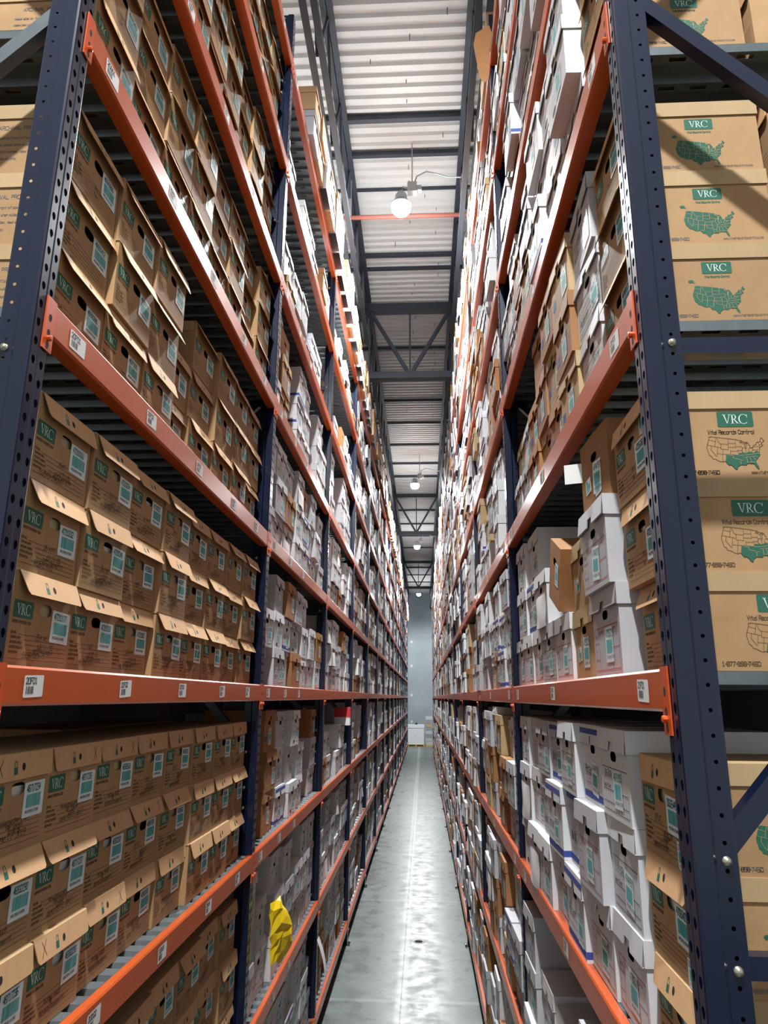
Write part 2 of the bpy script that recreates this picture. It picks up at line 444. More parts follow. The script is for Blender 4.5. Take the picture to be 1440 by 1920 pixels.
BORD = [[(-124,46.2),(-117,46)],[(-124.2,42),(-111,42)],[(-117,49),(-117,42)],[(-120,42),(-120,39),(-114.6,35)],[(-114,42),(-114,35)],[(-114,37),(-94.6,37)],[(-109,41),(-109,31.3)],[(-111,45),(-104,45),(-104,41),(-111,41),(-111,45)],[(-116,49),(-114,46),(-111,44.5)],[(-104,49),(-104,45)],[(-104,46),(-96.5,46)],[(-104,43),(-98,43),(-96.5,42.5)],[(-102,40),(-95.3,40)],[(-102,41),(-102,37)],[(-103,37),(-103,32),(-106.6,32)],[(-103,36.5),(-100,36.5),(-100,34.5),(-94.4,33.6)],[(-96.5,49),(-96.5,43.5),(-91.2,43.5)],[(-95.8,40.6),(-91.5,40.6)],[(-94.6,36.5),(-89.5,36.5)],[(-94,33),(-91,33)],[(-94,33),(-93.8,30)],[(-94.6,40),(-94.6,33.6)],[(-91.2,43.5),(-90.2,41.8),(-91.4,40.4),(-89.2,37),(-90,35),(-91.1,33),(-91.6,31),(-89.6,31)],[(-87.5,41.7),(-87.5,38)],[(-84.8,41.7),(-84.8,39.1)],[(-89.2,37),(-87.5,38),(-84.8,39.1),(-82.6,38.4),(-80.6,40.6)],[(-89.5,36.5),(-76,36.5)],[(-90,35),(-83.1,35),(-80.9,35.1),(-78.5,33.9)],[(-88.2,35),(-88.4,30.4)],[(-85.6,35),(-85,32.5),(-85,31)],[(-87.5,31),(-82,30.6)],[(-83.1,35),(-81,32.1)],[(-82,37.5),(-77.8,39.3)],[(-80.5,42),(-80.5,39.7),(-75.7,39.7)],[(-79.8,42),(-75.3,42),(-74.7,41.3)],[(-73.4,45),(-73.5,41.1)],[(-73.3,42.7),(-71,42.8)],[(-71,45.3),(-70.8,43)],[(-90.6,42.5),(-87.8,42.5)],[(-90.4,46.5),(-87.8,45.2)]]
def albers(lo, la):
    r = math.radians
    p0, p1, p2 = r(37.5), r(29.5), r(45.5)
    n = (math.sin(p1) + math.sin(p2)) / 2
    C = math.cos(p1) ** 2 + 2 * n * math.sin(p1)
    rho = math.sqrt(C - 2 * n * math.sin(r(la))) / n
    rho0 = math.sqrt(C - 2 * n * math.sin(p0)) / n
    th = n * r(lo + 96)
    return rho * math.sin(th), rho0 - rho * math.cos(th)
def usmap(mb, cx, cz, width, maps, filled):
    """maps: three offset layers"""
    k = width / 0.75
    T = lambda pt: (cx + albers(*pt)[0] * k, cz + albers(*pt)[1] * k)
    if filled:
        mb.poly([maps[0](*T(p)) for p in reversed(USA)], M['green'])
        for bl in BORD:
            q = [T(p) for p in bl]
            strokes(mb, list(zip(q, q[1:])), width * 0.006, maps[1], M['tan'])
        ak = [(-.02, .02), (.012, .028), (.03, .012), (.02, .0), (.05, -.014), (.008, -.004), (-.016, -.012), (-.01, 0), (-.026, .006)]
        mb.poly([maps[0](cx - width * .50 + a * width * 1.9, cz + width * .40 + b * width * 1.9) for a, b in reversed(ak)], M['green'])
    else:
        q = [T(p) for p in USA + USA[:1]]
        strokes(mb, list(zip(q, q[1:])), width * 0.008, maps[0], M['ink'])
        for bl in BORD:
            q = [T(p) for p in bl]
            strokes(mb, list(zip(q, q[1:])), width * 0.006, maps[0], M['ink'])
        mb.poly([maps[1](*T(p)) for p in reversed(SOUTH)], M['green'])
        for bl in BORD[10:34]:
            if all(la < 39.5 and lo > -104 for lo, la in bl):
                q = [T(p) for p in bl]
                strokes(mb, list(zip(q, q[1:])), width * 0.006, maps[2], M['tan'])

# ------------------------------------------------------------------ the layout
XL, XR = 0.945, 0.525                      # beam fronts left and right of the camera's line
YL = [1.55] + [4.245 + 2.75 * i for i in range(16)]
YR = [1.59] + [4.318 + 2.75 * i for i in range(14)]
Z0, DZ = H - 0.0745, 0.915
BH, CH = 0.092, 0.14                        # beam height, connector height
def ztop(k): return Z0 + DZ * k + CH        # top of the beam of level k
LEVELS = list(range(-3, 6))
HALF = math.pi / 2
RZ = {'L': HALF, 'R': -HALF}
SIDE = {'L': 'left', 'R': 'right'}
BOXIN = {'L': .052, 'R': .036}         # how far the box fronts sit behind the rack's face
def bx(side, inset): return wx(side, inset + BOXIN[side])
def wx(side, inset): return -(XL + inset) if side == 'L' else XR + inset
YP = {'L': YL, 'R': YR}
ORD = ['zeroth', 'first', 'second', 'third', 'fourth', 'fifth', 'sixth', 'seventh', 'eighth', 'ninth', 'tenth', 'eleventh', 'twelfth', 'thirteenth', 'fourteenth', 'fifteenth', 'sixteenth', 'seventeenth']
SHELF = {-3: 'lowest shelf', -2: 'second shelf from floor', -1: 'first shelf below eye level', 0: 'eye-level shelf', 1: 'first shelf above eye level',
         2: 'second shelf above eye level', 3: 'third shelf above eye level', 4: 'fourth shelf above eye level', 5: 'topmost shelf'}
SHORT = {-3: 'lowest level', -2: 'second level from floor', -1: 'level just below eyes', 0: 'eye level', 1: 'level just above eyes',
         2: 'second level above eyes', 3: 'third level above eyes', 4: 'fourth level above eyes', 5: 'topmost level'}

# ------------------------------------------------------------------ the setting
XW0, XW1, YB, YE = -2.45, 2.0, -2.5, 48.7
mb = MB(); mb.poly([(-9, -9, 0), (9, -9, 0), (9, YE, 0), (-9, YE, 0)], M['floor'])
tag(mb.build('floor'), kind='structure')
ZR = H + 6.97
mb = MB()
y = YB; pts = []
while y < YE:
    pts += [(y, 0), (y + .055, 0), (y + .075, .038), (y + .13, .038)]; y += 0.15
for (a, za), (b, zb) in zip(pts, pts[1:]):
    mb.poly([(XW0, a, ZR + za), (XW0, b, ZR + zb), (XW1, b, ZR + zb), (XW1, a, ZR + za)], M['roof'])
mb.box(XW0, XW1, YB, YE + .2, ZR + .06, ZR + .12, M['roof'])
rr = random.Random(8)
for i in range(46):
    xx = rr.choice((.24, .3, .27, -.15, -.1, rr.uniform(-.8, .4))); yy = 5.3 + i * .28
    mb.box(xx - .004, xx + .004, yy - .004, yy + .004, ZR - .05, ZR + .038, M['steel'])
tag(mb.build('ceiling'), kind='structure')
mb = MB(); mb.box(XW0, XW1, YE, YE + .2, 0, ZR + .06, M['concrete'])
rr = random.Random(3)
for zz in (1.4, 3.1, 5.0, 6.6):
    for xx in (-.75, .9, 3.2, -3.0):
        mb.lathe([(0.0, 0), (.09, 0)], M['patch'], 12, (0, 0, 0)) if False else mb.poly([(xx + .09 * math.cos(t * .5236), YE - .004, zz + .09 * math.sin(t * .5236)) for t in range(12)], M['patch'])
mb.box(XW0, XW1, YE - .004, YE, 7.05, 7.06, M['patch'])
tag(mb.build('wall_back'), kind='structure')
for nm, xa in (('wall_blocker_left', XW0 - .2), ('wall_blocker_right', XW1)):  # walls added close behind the racks to block light through the shelf gaps
    mb = MB(); mb.box(xa, xa + .2, 1.5, YE + .2, 0, ZR + .06, M['concrete'])
    tag(mb.build(nm), kind='structure')

# ------------------------------------------------------------------ roof steel
GY = [-0.9, 11.46, 23.8, 36.3]
JX = [-0.954, 0.570]
ZT, ZB_J, ZB_G = H + 6.86, H + 5.79, H + 5.48
jn = {-2.478: 'second joist left of aisle', -.954: 'joist along left edge of aisle', .570: 'joist along right edge of aisle', 2.094: 'second joist right of aisle'}
ends = GY[1:] + [YE]
bayname = ['nearest roof bay', 'second roof bay', 'third roof bay', 'farthest roof bay']
for bi, (ya, yb) in enumerate(zip(GY, ends)):
    ya += .09; yb -= .09
    mt, mbm, mw = MB(), MB(), MB()
    Lh = (yb - ya) / 2
    for s in (-1, 1):
        mt.box(s * .035 - .03, s * .035 + .03, -Lh, Lh, .03, .09, M['steel'])
        mbm.box(s * .05 - .03, s * .05 + .03, -Lh + .5, Lh - .5, ZB_J - ZT, ZB_J - ZT + .05, M['steel'])
    n = 10
    for i in range(n):
        y0 = -Lh + .5 + (2 * Lh - 1) * i / n; y1 = y0 + (2 * Lh - 1) / n; ym = (y0 + y1) / 2
        mw.bar((0, y0, ZB_J - ZT + .03), (0, ym, .06), .028, .028, M['steel'])
        mw.bar((0, ym, .06), (0, y1, ZB_J - ZT + .03), .028, .028, M['steel'])
    mw.bar((0, -Lh, .06), (0, -Lh + .5, ZB_J - ZT + .03), .03, .03, M['steel'])
    mw.bar((0, Lh, .06), (0, Lh - .5, ZB_J - ZT + .03), .03, .03, M['steel'])
    ms = [q.mesh(nm) for q, nm in ((mt, 'top_chord'), (mbm, 'bottom_chord'), (mw, 'web'))]
    for x in JX:
        t = thing('roof_joist', 'dark steel open-web %s, %s' % (jn[x], bayname[bi]), 'roof joist', (x, (ya + yb) / 2, ZT), group='roof joists')
        for q, nm in zip(ms, ('top_chord', 'bottom_chord', 'web')): inst(q, nm, t)
gname = ['', 'nearest girder, behind first lamp', 'middle girder, beyond second lamp', 'farthest girder, before back wall']
for gi in (1, 2, 3):
    gy = GY[gi]
    t = thing('roof_girder', 'dark steel truss across aisle, ' + gname[gi], 'roof girder', (0, gy, ZB_G), group='roof girders')
    HG = ZT - ZB_G
    q = MB(); q.box(XW0, XW1, -.08, .08, HG - .12, HG + .02, M['steel']); q.build('top_chord', t)
    q = MB(); q.box(XW0, XW1, -.08, .08, -.06, .06, M['steel']); q.build('bottom_chord', t)
    for k in range(0, 1):
        xa = -.954 + 1.524 * k; xb = xa + 1.524; xm = (xa + xb) / 2
        for nm, a, b in (('diagonal_web', (xa - .05, 0, HG - .1), (xa - .81, 0, .02)), ('diagonal_web', (xb + .05, 0, HG - .1), (xb + .81, 0, .02)), ('diagonal_web', (xa + .05, 0, HG - .1), (xm, 0, .02)), ('diagonal_web', (xb - .05, 0, HG - .1), (xm, 0, .02)), ('vertical_web', (xm, 0, 0), (xm, 0, HG - .05))):
            q = MB(); q.bar(a, b, .06 if nm[0] == 'd' else .03, .06 if nm[0] == 'd' else .03, M['steel']); q.build(nm, t)
bars = [(7.22, .07), (7.82, .06), (8.5, .035), (10.02, .06), (10.4, .05), (13.2, .06), (14.5, .04), (15.85, .06), (17.3, .05), (18.95, .05), (20.6, .05), (21.9, .06),
        (26.2, .06), (28.4, .05), (30.6, .06), (33.2, .05), (38.6, .06), (41, .05), (43.6, .06), (46, .05)]
for i, (y, th) in enumerate(bars):
    q = MB(); q.box(XW0, XW1, -th / 2, th / 2, -th, 0, M['steel'])
    o = q.build('bridging_bar', loc=(0, y, ZR - .005))
    tag(o, 'dark steel bar across roof bays under the deck, %s from the camera' % (ORD[i + 1] if i < 17 else ['eighteenth', 'nineteenth', 'twentieth'][i - 17]), 'roof bar', 'bars across the roof')
q = MB(); q.tube([(XW0, 8.24, H + 6.3), (XW1, 8.24, H + 6.3)], .03, M['pipe'], 10)
for x in JX: q.box(x - .02, x + .02, 8.225, 8.255, H + 6.3, ZT + .05, M['conduit'])
tag(q.build('sprinkler_pipe'), 'thin red sprinkler pipe crossing the aisle under the roof beside nearest lamp', 'pipe')

# ------------------------------------------------------------------ lamps
ln = ['lit globe lamp hanging over the aisle behind the camera', 'nearest and largest lit white globe lamp hanging over the aisle', 'second lit globe lamp along the aisle, smaller and farther',
      'third lit globe lamp, just beyond the middle girder', 'farthest lit globe lamp, close to the back wall']
gm = MB(); gm.lathe([(.0005, -.112), (.05, -.105), (.09, -.085), (.118, -.045), (.125, 0), (.121, .03)], M['globe'], 24)
gme = gm.mesh('globe', True)
bm_ = MB(); bm_.lathe([(.124, .026), (.126, .032), (.114, .06), (.09, .088), (.062, .095), (.075, .11), (.075, .17), (.05, .21), (.02, .22), (.0005, .22)], M['conduit'], 16)
bme = bm_.mesh('lamp_collar', True)
for (x, y), lb, wt in zip(LAMPS, ln, LAMP_W):
    t = thing('globe_lamp', lb, 'lamp', (x, y, LAMP_Z), group='globe lamps over the aisle')
    inst(gme, 'globe', t); inst(bme, 'lamp_collar', t)
    ld = bpy.data.lights.new('lamp_light', 'SPOT')
    ld.energy = wt * 4; ld.spot_size = math.radians(172); ld.spot_blend = 0.35; ld.shadow_soft_size = 0.1; ld.color = (0.97, 0.99, 1.0)
    lo = bpy.data.objects.new('lamp_light', ld); COL.objects.link(lo); lo.location = (x, y, LAMP_Z - .13)
    q = MB(); q.box(.08, .2, -.05, .05, .2, .34, M['conduit']); q.box(.2, .26, -.03, .03, .23, .3, M['conduit']); q.build('junction_box', t)
    q = MB(); q.tube([(.0, 0, .21), (.02, 0, .3), (.1, 0, .27)], .012, M['conduit'])
    q.tube([(.16, 0, .33), (.2, .0, .45), (.32, .0, .52), (.45, .02, .5), (.6, .03, .45), (.76, .0, .42), (.80, 0, .5)], .01, M['conduit'])
    q.build('cord', t)
    q = MB(); q.tube([(.14, 0, .34), (.14, 0, ZR - LAMP_Z)], .008, M['conduit']); q.build('hanger_rod', t)

# ------------------------------------------------------------------ rack frames
PW, PD = 0.08, 0.096
PH_ = ztop(5) + 0.42
def post_mesh(detail):
    q = MB()
    m = M['navy']
    z1 = PH_
    if not detail:
        q.box(-PW / 2, PW / 2, 0.004, PD, 0.008, z1, m)
        return q
    pit = 0.0508
    n = int(z1 / pit)
    za = lambda i: .008 + i * pit
    zt = za(n)
    hx = PW / 2
    for i in range(n):
        a, b = za(i), za(i + 1)
        # front: two strips of teardrop holes with a shallow groove between
        for s in (-1, 1):
            rect = (s * .0185 - .0145, s * .0185 + .0145, a, b)
            holed(q, rect, (s * .0185, (a + b) / 2 + .003), r_tear(.0085, .0125), lambda u, v: (u, .004, v), m, 10)
            # round holes on the set-back flange
            rect = (.052, .09, a, b)
            if s > 0:
                holed(q, rect, (.071, (a + b) / 2), lambda t: .0045, lambda u, v, s=s: (s * (hx - .007), u, v), m, 8)
            else:
                holed(q, rect, (.071, (a + b) / 2), lambda t: .0045, lambda u, v, s=s: (s * (hx - .007), u, v), m, 8)
    z0 = za(0)
    def strip(p, r):
        q.poly([(p[0], p[1], z0), (r[0], r[1], z0), (r[0], r[1], zt), (p[0], p[1], zt)], m)
    strip((-.004, .004), (0, .007)); strip((0, .007), (.004, .004))
    for s in (-1, 1):
        prof = [(s * .033, .004), (s * .037, .0055), (s * hx, .010), (s * hx, .044), (s * (hx - .007), .052)]
        for p, r in zip(prof, prof[1:]): strip(p, r)
        strip((s * (hx - .007), .09), (s * (hx - .008), .094)); strip((s * (hx - .008), .094), (s * .02, .096))
    return q
post_detail = post_mesh(True).mesh('post')
post_plain = post_mesh(False).mesh('post')
BR = []   # braces: height at the front post, height at the rear post (above the eye)
for z in (-2.72, -1.72, -.5, .82, 2.02, 3.22, 4.42): BR.append((z, z))
BR += [(-2.6, -1.8), (-.62, -1.64), (-.32, .72), (1.92, .92), (2.14, 3.12), (4.3, 3.32)]
def brace_mesh(za, zb, m):
    q = MB()
    a = Vector((0, .05, 0)); b = Vector((0, 1.0, zb - za))
    q.bar(a, b, .042, .036, m, up=(1, 0, 0))
    return q.mesh('brace')
br_n = [brace_mesh(a, b, M['navy']) for a, b in BR]
br_g = [brace_mesh(a, b, M['galv']) for a, b in BR]
q = MB(); q.box(-.06, .06, -.03, .12, 0, .008, M['navy']); foot = q.mesh('foot_plate')
q = MB(); q.lathe([(.012, .0), (.012, .02), (.0005, .022)], M['bolt'], 6); anchor = q.mesh('anchor_bolt')
q = MB()
pr = [(.0095, 0), (.0095, .003), (.0075, .0035), (.0075, .0085), (.0005, .0095)]
q.lathe(pr, M['bolt'], 10)
boltm = q.mesh('bolt', True)
DEP = 1.07
for side in 'LR':
    for i, y in enumerate(YP[side]):
        if i == 0: lb = 'near end frame of the %s rack, dark blue perforated posts' % SIDE[side]
        else: lb = '%s dark blue rack frame from near end of %s rack' % (ORD[i + 1] if i + 1 < 18 else 'last', SIDE[side])
        t = thing('rack_frame', lb, 'rack frame', (wx(side, 0), y, 0), RZ[side], SIDE[side] + ' rack frames')
        pm = post_detail if i < 4 else post_plain
        inst(pm, 'post', t)
        r = inst(post_plain, 'post', t, (0, DEP, 0)); r.rotation_euler = (0, 0, math.pi)
        inst(foot, 'foot_plate', t); inst(foot, 'foot_plate', t, (0, DEP - .09, 0))
        inst(anchor, 'anchor_bolt', t, (.045, -.015, .008))
        if i < 6:
            bs = br_g if (side == 'L' and i == 0) else br_n
            for (za, zb), bm in zip(BR, bs):
                inst(bm, 'brace', t, (0, 0, H + za))
            if i < 3:
                # the bolts sit on the face that looks down the aisle towards the camera
                s = -1 if side == 'L' else 1
                for (za, zb) in BR:
                    o = inst(boltm, 'bolt', t, (s * (PW / 2 - .007), .071, H + za + (.0 if za == zb else .012)))
                    o.rotation_euler = (0, s * HALF, 0)

# ------------------------------------------------------------------ beams and decks
def beam_mesh(L):
    q = MB(); m = M['orange']
    h = L / 2
    prof = [(0.0, .006), (0.0, BH - .006), (.004, BH), (.03, BH), (.03, BH - .022), (.05, BH - .022), (.05, 0), (.006, 0)]
    for (a, b), (c, d) in zip(prof, prof[1:] + prof[:1]):
        q.poly([(-h, a, b), (-h, c, d), (h, c, d), (h, a, b)], m)
    return q.mesh('rail_bar')
def connector_mesh(s):
    # s = +1: at the viewer's left end of the beam
    q = MB(); m = M['orangec']
    x0, x1 = (0.001, .046) if s > 0 else (-.046, -.001)
    zb, zt = -(CH - BH), BH + .004
    q.box(x0, x1, -.001, .003, zb, zt, m)
    xs = x0 + .001 if s > 0 else x1 - .001
    for z in (zb + .016, zb + .05, zb + .092):
        q.poly([(x0 + .022 + .007 * math.cos(t * .7854), -.0014, z + (.009 if t < 5 else .012) * math.sin(t * .7854)) for t in range(8)], M['dark'])
    # safety pin
    n0 = len(q.v)
    for i, (r, d) in enumerate(((.008, -.001), (.008, -.010), (.0045, -.012))):
        for j in range(8):
            t = j * .7854
            q.v.append((x0 + .022 + r * math.cos(t), d, zb + .033 + r * math.sin(t)))
    k = q.mi(m)
    for i in range(2):
        for j in range(8):
            q.f.append((n0 + i * 8 + j, n0 + i * 8 + (j + 1) % 8, n0 + (i + 1) * 8 + (j + 1) % 8, n0 + (i + 1) * 8 + j)); q.m.append(k)
    q.f.append(tuple(n0 + 16 + j for j in range(8))); q.m.append(k)
    return q.mesh('end_connector')
con_l, con_r = connector_mesh(1), connector_mesh(-1)
def sticker_mesh(code):
    q = MB(); a, b = .044, .026
    tilt = random.Random(code).uniform(-.04, .06)
    f = lambda off: (lambda x, z: (x * math.cos(tilt) - z * math.sin(tilt), -off, z * math.cos(tilt) + x * math.sin(tilt)))
    q.poly([f(.0008)(x, z) for x, z in rrect(-a, a, -b, b, .004, 2)], M['paper'])
    text(q, code, -.036, .006, .014, f(.0012), M['black'], wid=.0024)
    r = random.Random(code); x = -.034
    while x < -.002:
        w = r.choice((.0012, .002, .003)); q.poly([f(.0012)(x, -.018), f(.0012)(x + w, -.018), f(.0012)(x + w, 0), f(.0012)(x, 0)], M['black']); x += w + r.choice((.0012, .002))
    return q.mesh('bay_sticker')
rows_code = {5: 'K', 4: 'J', 3: 'H', 2: 'G', 1: 'F', 0: 'F', -1: 'D', -2: 'C', -3: 'B'}
stk_cache = {}
def deck_mesh(L, fine):
    q = MB(); m = M['galv']; h = L / 2
    n = 24 if fine else 12
    p = L / n
    d0, d1 = .032, 1.03
    prof = []
    for i in range(n):
        x = -h + i * p
        prof += [(x, 0), (x + p * .52, 0), (x + p * .60, -.021), (x + p * .92, -.021)]
    prof.append((h, 0))
    for j, ((a, za), (b, zb)) in enumerate(zip(prof, prof[1:])):
        if fine and j % 4 == 2:
            # slotted rib
            N = 20
            for s in range(N):
                ya = d0 + (d1 - d0) * s / N; yb = d0 + (d1 - d0) * (s + 1) / N
                if s % 2 or s < 2 or s > N - 3:
                    q.poly([(a, ya, za), (b, ya, zb), (b, yb, zb), (a, yb, za)], m)
                else:
                    for u0, u1 in ((a, a + (b - a) * .3), (b - (b - a) * .3, b)):
                        q.poly([(u0, ya, za), (u1, ya, zb), (u1, yb, zb), (u0, yb, za)], m)
        else:
            q.poly([(a, d0, za), (b, d0, zb), (b, d1, zb), (a, d1, za)], m)
    for s in (-1, 1): q.box(s * h - .0015, s * h + .0015, d0, d1, -.03, .0, m)
    return q.mesh('shelf_deck')
bm_cache, dk_cache = {}, {}
for side in 'LR':
    ys = YP[side]
    for b in range(len(ys) - 1):
        L = round(ys[b + 1] - ys[b] - PW, 4); yc = (ys[b] + ys[b + 1]) / 2
        if L not in bm_cache: bm_cache[L] = beam_mesh(L)
        cut = .115 if side == 'R' and b == 0 else .01     # the end deck stops short of the end frame
        if (L, b < 3) not in dk_cache: dk_cache[(L, b < 3)] = deck_mesh(L - cut, b < 3)
        for k in LEVELS:
            z = ztop(k) - BH
            bn = '%s bay of %s rack' % (ORD[b + 1], SIDE[side])
            t = thing('shelf_rail', 'orange shelf rail, %s, %s' % (bn, SHORT[k]), 'shelf rail', (wx(side, 0), yc, z), RZ[side], SIDE[side] + ' shelf rails')
            bar_o = inst(bm_cache[L], 'rail_bar', t)
            inst(con_l, 'end_connector', t, (-L / 2 - PW / 2, 0, 0)); inst(con_r, 'end_connector', t, (L / 2 + PW / 2, 0, 0))
            if b < 2:
                xs = (.13, .68, 1.23, 1.8, 2.3) if side == 'L' else (.14, 1.35, 2.45)
                if b: xs = xs[:3]
                for j, s in enumerate(xs):
                    code = '20%s%d%d' % (rows_code[k], b, j + 1) if side == 'L' else '21%s%d%d' % (rows_code[k], b, j + 1)
                    if code not in stk_cache: stk_cache[code] = sticker_mesh(code)
                    xx = (-L / 2 + s) if side == 'L' else (L / 2 - s)
                    inst(stk_cache[code], 'bay_sticker', bar_o, (xx, 0, BH * .5))
            o = inst(dk_cache[(L, b < 3)], 'shelf_deck', None, (wx(side, 0), yc + (cut - .01) / 2, ztop(k) - .001))
            o.rotation_euler = (0, 0, RZ[side])
            tag(o, 'ribbed galvanised shelf deck, %s, %s' % (bn, SHORT[k]), 'shelf deck', SIDE[side] + ' rack decks')

# ------------------------------------------------------------------ box meshes
def F(off): return lambda a, b: (a, -off, b)

def lines_form(mb, w, h, hand, seed, title='SERVICE FOR BOXES 1200', ink='ink'):
    f = F(.0006); x0 = -w / 2 + .014
    if title: text(mb, title, x0, h - .131, .0062, f, M[ink], wid=.0012, cw=.55)
    z = h - .158
    names = ['BOX NO.', 'COMPANY NAME', 'ACCOUNT NUMBER', 'DESTRUCTION DATE', 'DESCRIPTION', '']
    step = (z - .012) / 5.6
    for i, nm in enumerate(names):
        zz = z - i * step
        if nm: text(mb, nm, x0, zz + .001, .0054, f, M[ink], wid=.0010)
        strokes(mb, [((x0 + (len(nm) * .0047 if nm else 0) + .002, zz), (w / 2 - .016, zz))], .0012, f, M[ink])
    r = random.Random(seed); f2 = F(.0010)
    for (s, u, row, hh) in hand:
        text(mb, s, -w / 2 + max(u, .3 if row < 5 else u) * w, z - row * step + .003, hh * .8, f2, M['pen'], wid=.0012, slant=.22, rnd=r, rise=r.uniform(-.02, .04))

def records_body(w, h, D, hand, seed, papers=0, side=None):
    q = MB(); k = M['kraft']
    holed(q, (-w / 2, w / 2, 0, h), (.012, h - .088), r_oval(.030, .0155), lambda a, b: (a, 0, b), k, 16)
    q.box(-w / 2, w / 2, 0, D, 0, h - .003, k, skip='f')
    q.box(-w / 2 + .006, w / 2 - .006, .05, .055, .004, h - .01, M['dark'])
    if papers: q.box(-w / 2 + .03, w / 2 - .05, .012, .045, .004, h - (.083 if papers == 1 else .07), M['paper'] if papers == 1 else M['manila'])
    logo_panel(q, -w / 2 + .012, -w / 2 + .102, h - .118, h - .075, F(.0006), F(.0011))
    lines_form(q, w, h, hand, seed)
    if side in ('filled', 'outline'):
        mp = [lambda a, b, o=o: (w / 2 + o, a, b) for o in (.0006, .0011, .0016)]
        cx = D * .575
        if side == 'filled':
            logo_panel(q, cx - .04, cx + .04, h - .094, h - .058, mp[0], mp[1])
            text(q, 'Vital Records Control', cx - .034, h - .106, .006, mp[0], M['green'], wid=.0011, cw=.5)
            usmap(q, cx + .0, h * .25, .145, mp, True)
            text(q, '1-877-898-7450', .082, .012, .0085, mp[0], M['greyink'], wid=.0014, cw=.62)
            text(q, 'www.vitalrecordscontrol.com', cx + .03, .012, .0075, mp[0], M['greyink'], wid=.0008, cw=.5)
        else:
            logo_panel(q, cx - .045, cx + .045, h - .098, h - .056, mp[0], mp[1])
            text(q, 'Vital Records Control', cx - .072, h - .117, .0105, mp[0], M['ink'], wid=.0016, cw=.50)
            usmap(q, cx - .005, h * .27, .15, mp, False)
            text(q, '1-877-898-7450', .082, .012, .0095, mp[0], M['ink'], wid=.0018, cw=.62)
            text(q, 'www.vitalrecordscontrol.com', cx + .025, .012, .0095, mp[0], M['ink'], wid=.0010, cw=.42)
    if side == 'archival':
        mp = [lambda a, b, o=o: (-w / 2 - o, D - a, b) for o in (.0006, .0011)]
        text(q, 'ARCHIVAL PROCESSING', D * .42, h - .085, .0125, mp[0], M['greyink'], wid=.0017, cw=.62)
        for i, s in enumerate(('place label on front of box in space above', 'keep box closed when pulled for shipping', 'lift by both handles, seal and return', 'to records control')):
            text(q, s, D * .36, h - .118 - i * .024, .008, mp[0], M['greyink'], wid=.0012, cw=.55)
    return q.mesh('box_body')

def records_lid(w, h, D, ang, cross=0, seed=0):
    q = MB(); m = M['flap']; e = .0035; s = .048
    k = M['tan']
    q.box(-w / 2 - e, w / 2 + e, -.001, D + e, h - .004, h, k)
    q.box(-w / 2 - e, -w / 2 - .0008, 0.012, D + e, h - s, h - .004, k)
    q.box(w / 2 + .0008, w / 2 + e, 0.012, D + e, h - s, h - .004, k)
    q.box(-w / 2, w / 2, D + .0008, D + e, h - s, h - .004, k)
    # front tuck flap hanging from the lid's edge at an angle
    Lf = .064; sa, ca = math.sin(ang), math.cos(ang)
    def P(u, v, o): return (u, -.001 - v * sa - o * ca, h - .001 - v * ca + o * sa * -1)
    xa, xb = -w / 2 + .012, w / 2 + e
    r = random.Random(seed)
    outl = [(xa, 0), (xa + .016, Lf - .008), (xa + .024, Lf), (xb - .008, Lf - r.uniform(0, .004)), (xb - .001, Lf - .008), (xb, 0)]
    q.poly([P(u, v, .003) for u, v in outl], m)
    q.poly([P(u, v, 0) for u, v in reversed(outl)], k)
    for (u, v), (u2, v2) in zip(outl, outl[1:] + outl[:1]):
        q.poly([P(u, v, .003), P(u, v, 0), P(u2, v2, 0), P(u2, v2, .003)], m)
    f = lambda a, b: P(a, b, .0036)
    q.poly([f(.012 + .0075 * math.cos(t * .5236), .034 + .0095 * math.sin(t * .5236)) for t in range(12)], M['dark'])
    # padlock mark
    lx, ly = -.024, .032
    pts = [(lx - .005, ly + .002), (lx - .005, ly - .009), (lx - .003, ly - .013), (lx + .003, ly - .013), (lx + .005, ly - .009), (lx + .005, ly + .002)]
    strokes(q, list(zip(pts, pts[1:])), .002, f, M['green'])
    q.poly([f(*p) for p in ((lx - .008, ly + .001), (lx - .008, ly + .018), (lx + .008, ly + .018), (lx + .008, ly + .001))], M['green'])
    if cross:
        cx = -w / 2 + .06 if cross == 1 else w / 2 - .04
        strokes(q, [((cx - .012, .052), (cx + .012, .012)), ((cx - .009, .014), (cx + .010, .05))], .0018, f, M['pen'])
    return q.mesh('lid')

def barcode_mesh(num, wl=.1, hl=.086, green=False, tilt=0.0):
    q = MB()
    ct, st = math.cos(tilt), math.sin(tilt)
    def f(o): return lambda a, b: (a * ct - b * st, -o, b * ct + a * st)
    q.poly([f(.0014)(x, z) for x, z in rrect(0, wl, 0, hl, .003, 2)], M['sticker'])
    k = wl / .1
    text(q, num, .012 * k, hl * .72, hl * .19, f(.0019), M['tealgreen'], wid=.0024 * k, cw=.42)
    r = random.Random(num); x = .014 * k
    while x < wl * .85:
        w = r.choice((.0022, .0032, .0045)) * k
        q.poly([f(.0019)(x, hl * .27), f(.0019)(x + w, hl * .27), f(.0019)(x + w, hl * .64), f(.0019)(x, hl * .64)], M['teal']); x += w + r.choice((.0010, .0018)) * k
    text(q, 'RECORDS STORE', .014 * k, hl * .12, hl * .07, f(.0019), M['greyink'], wid=.0012 * k, cw=.7)
    return q.mesh('barcode_label')

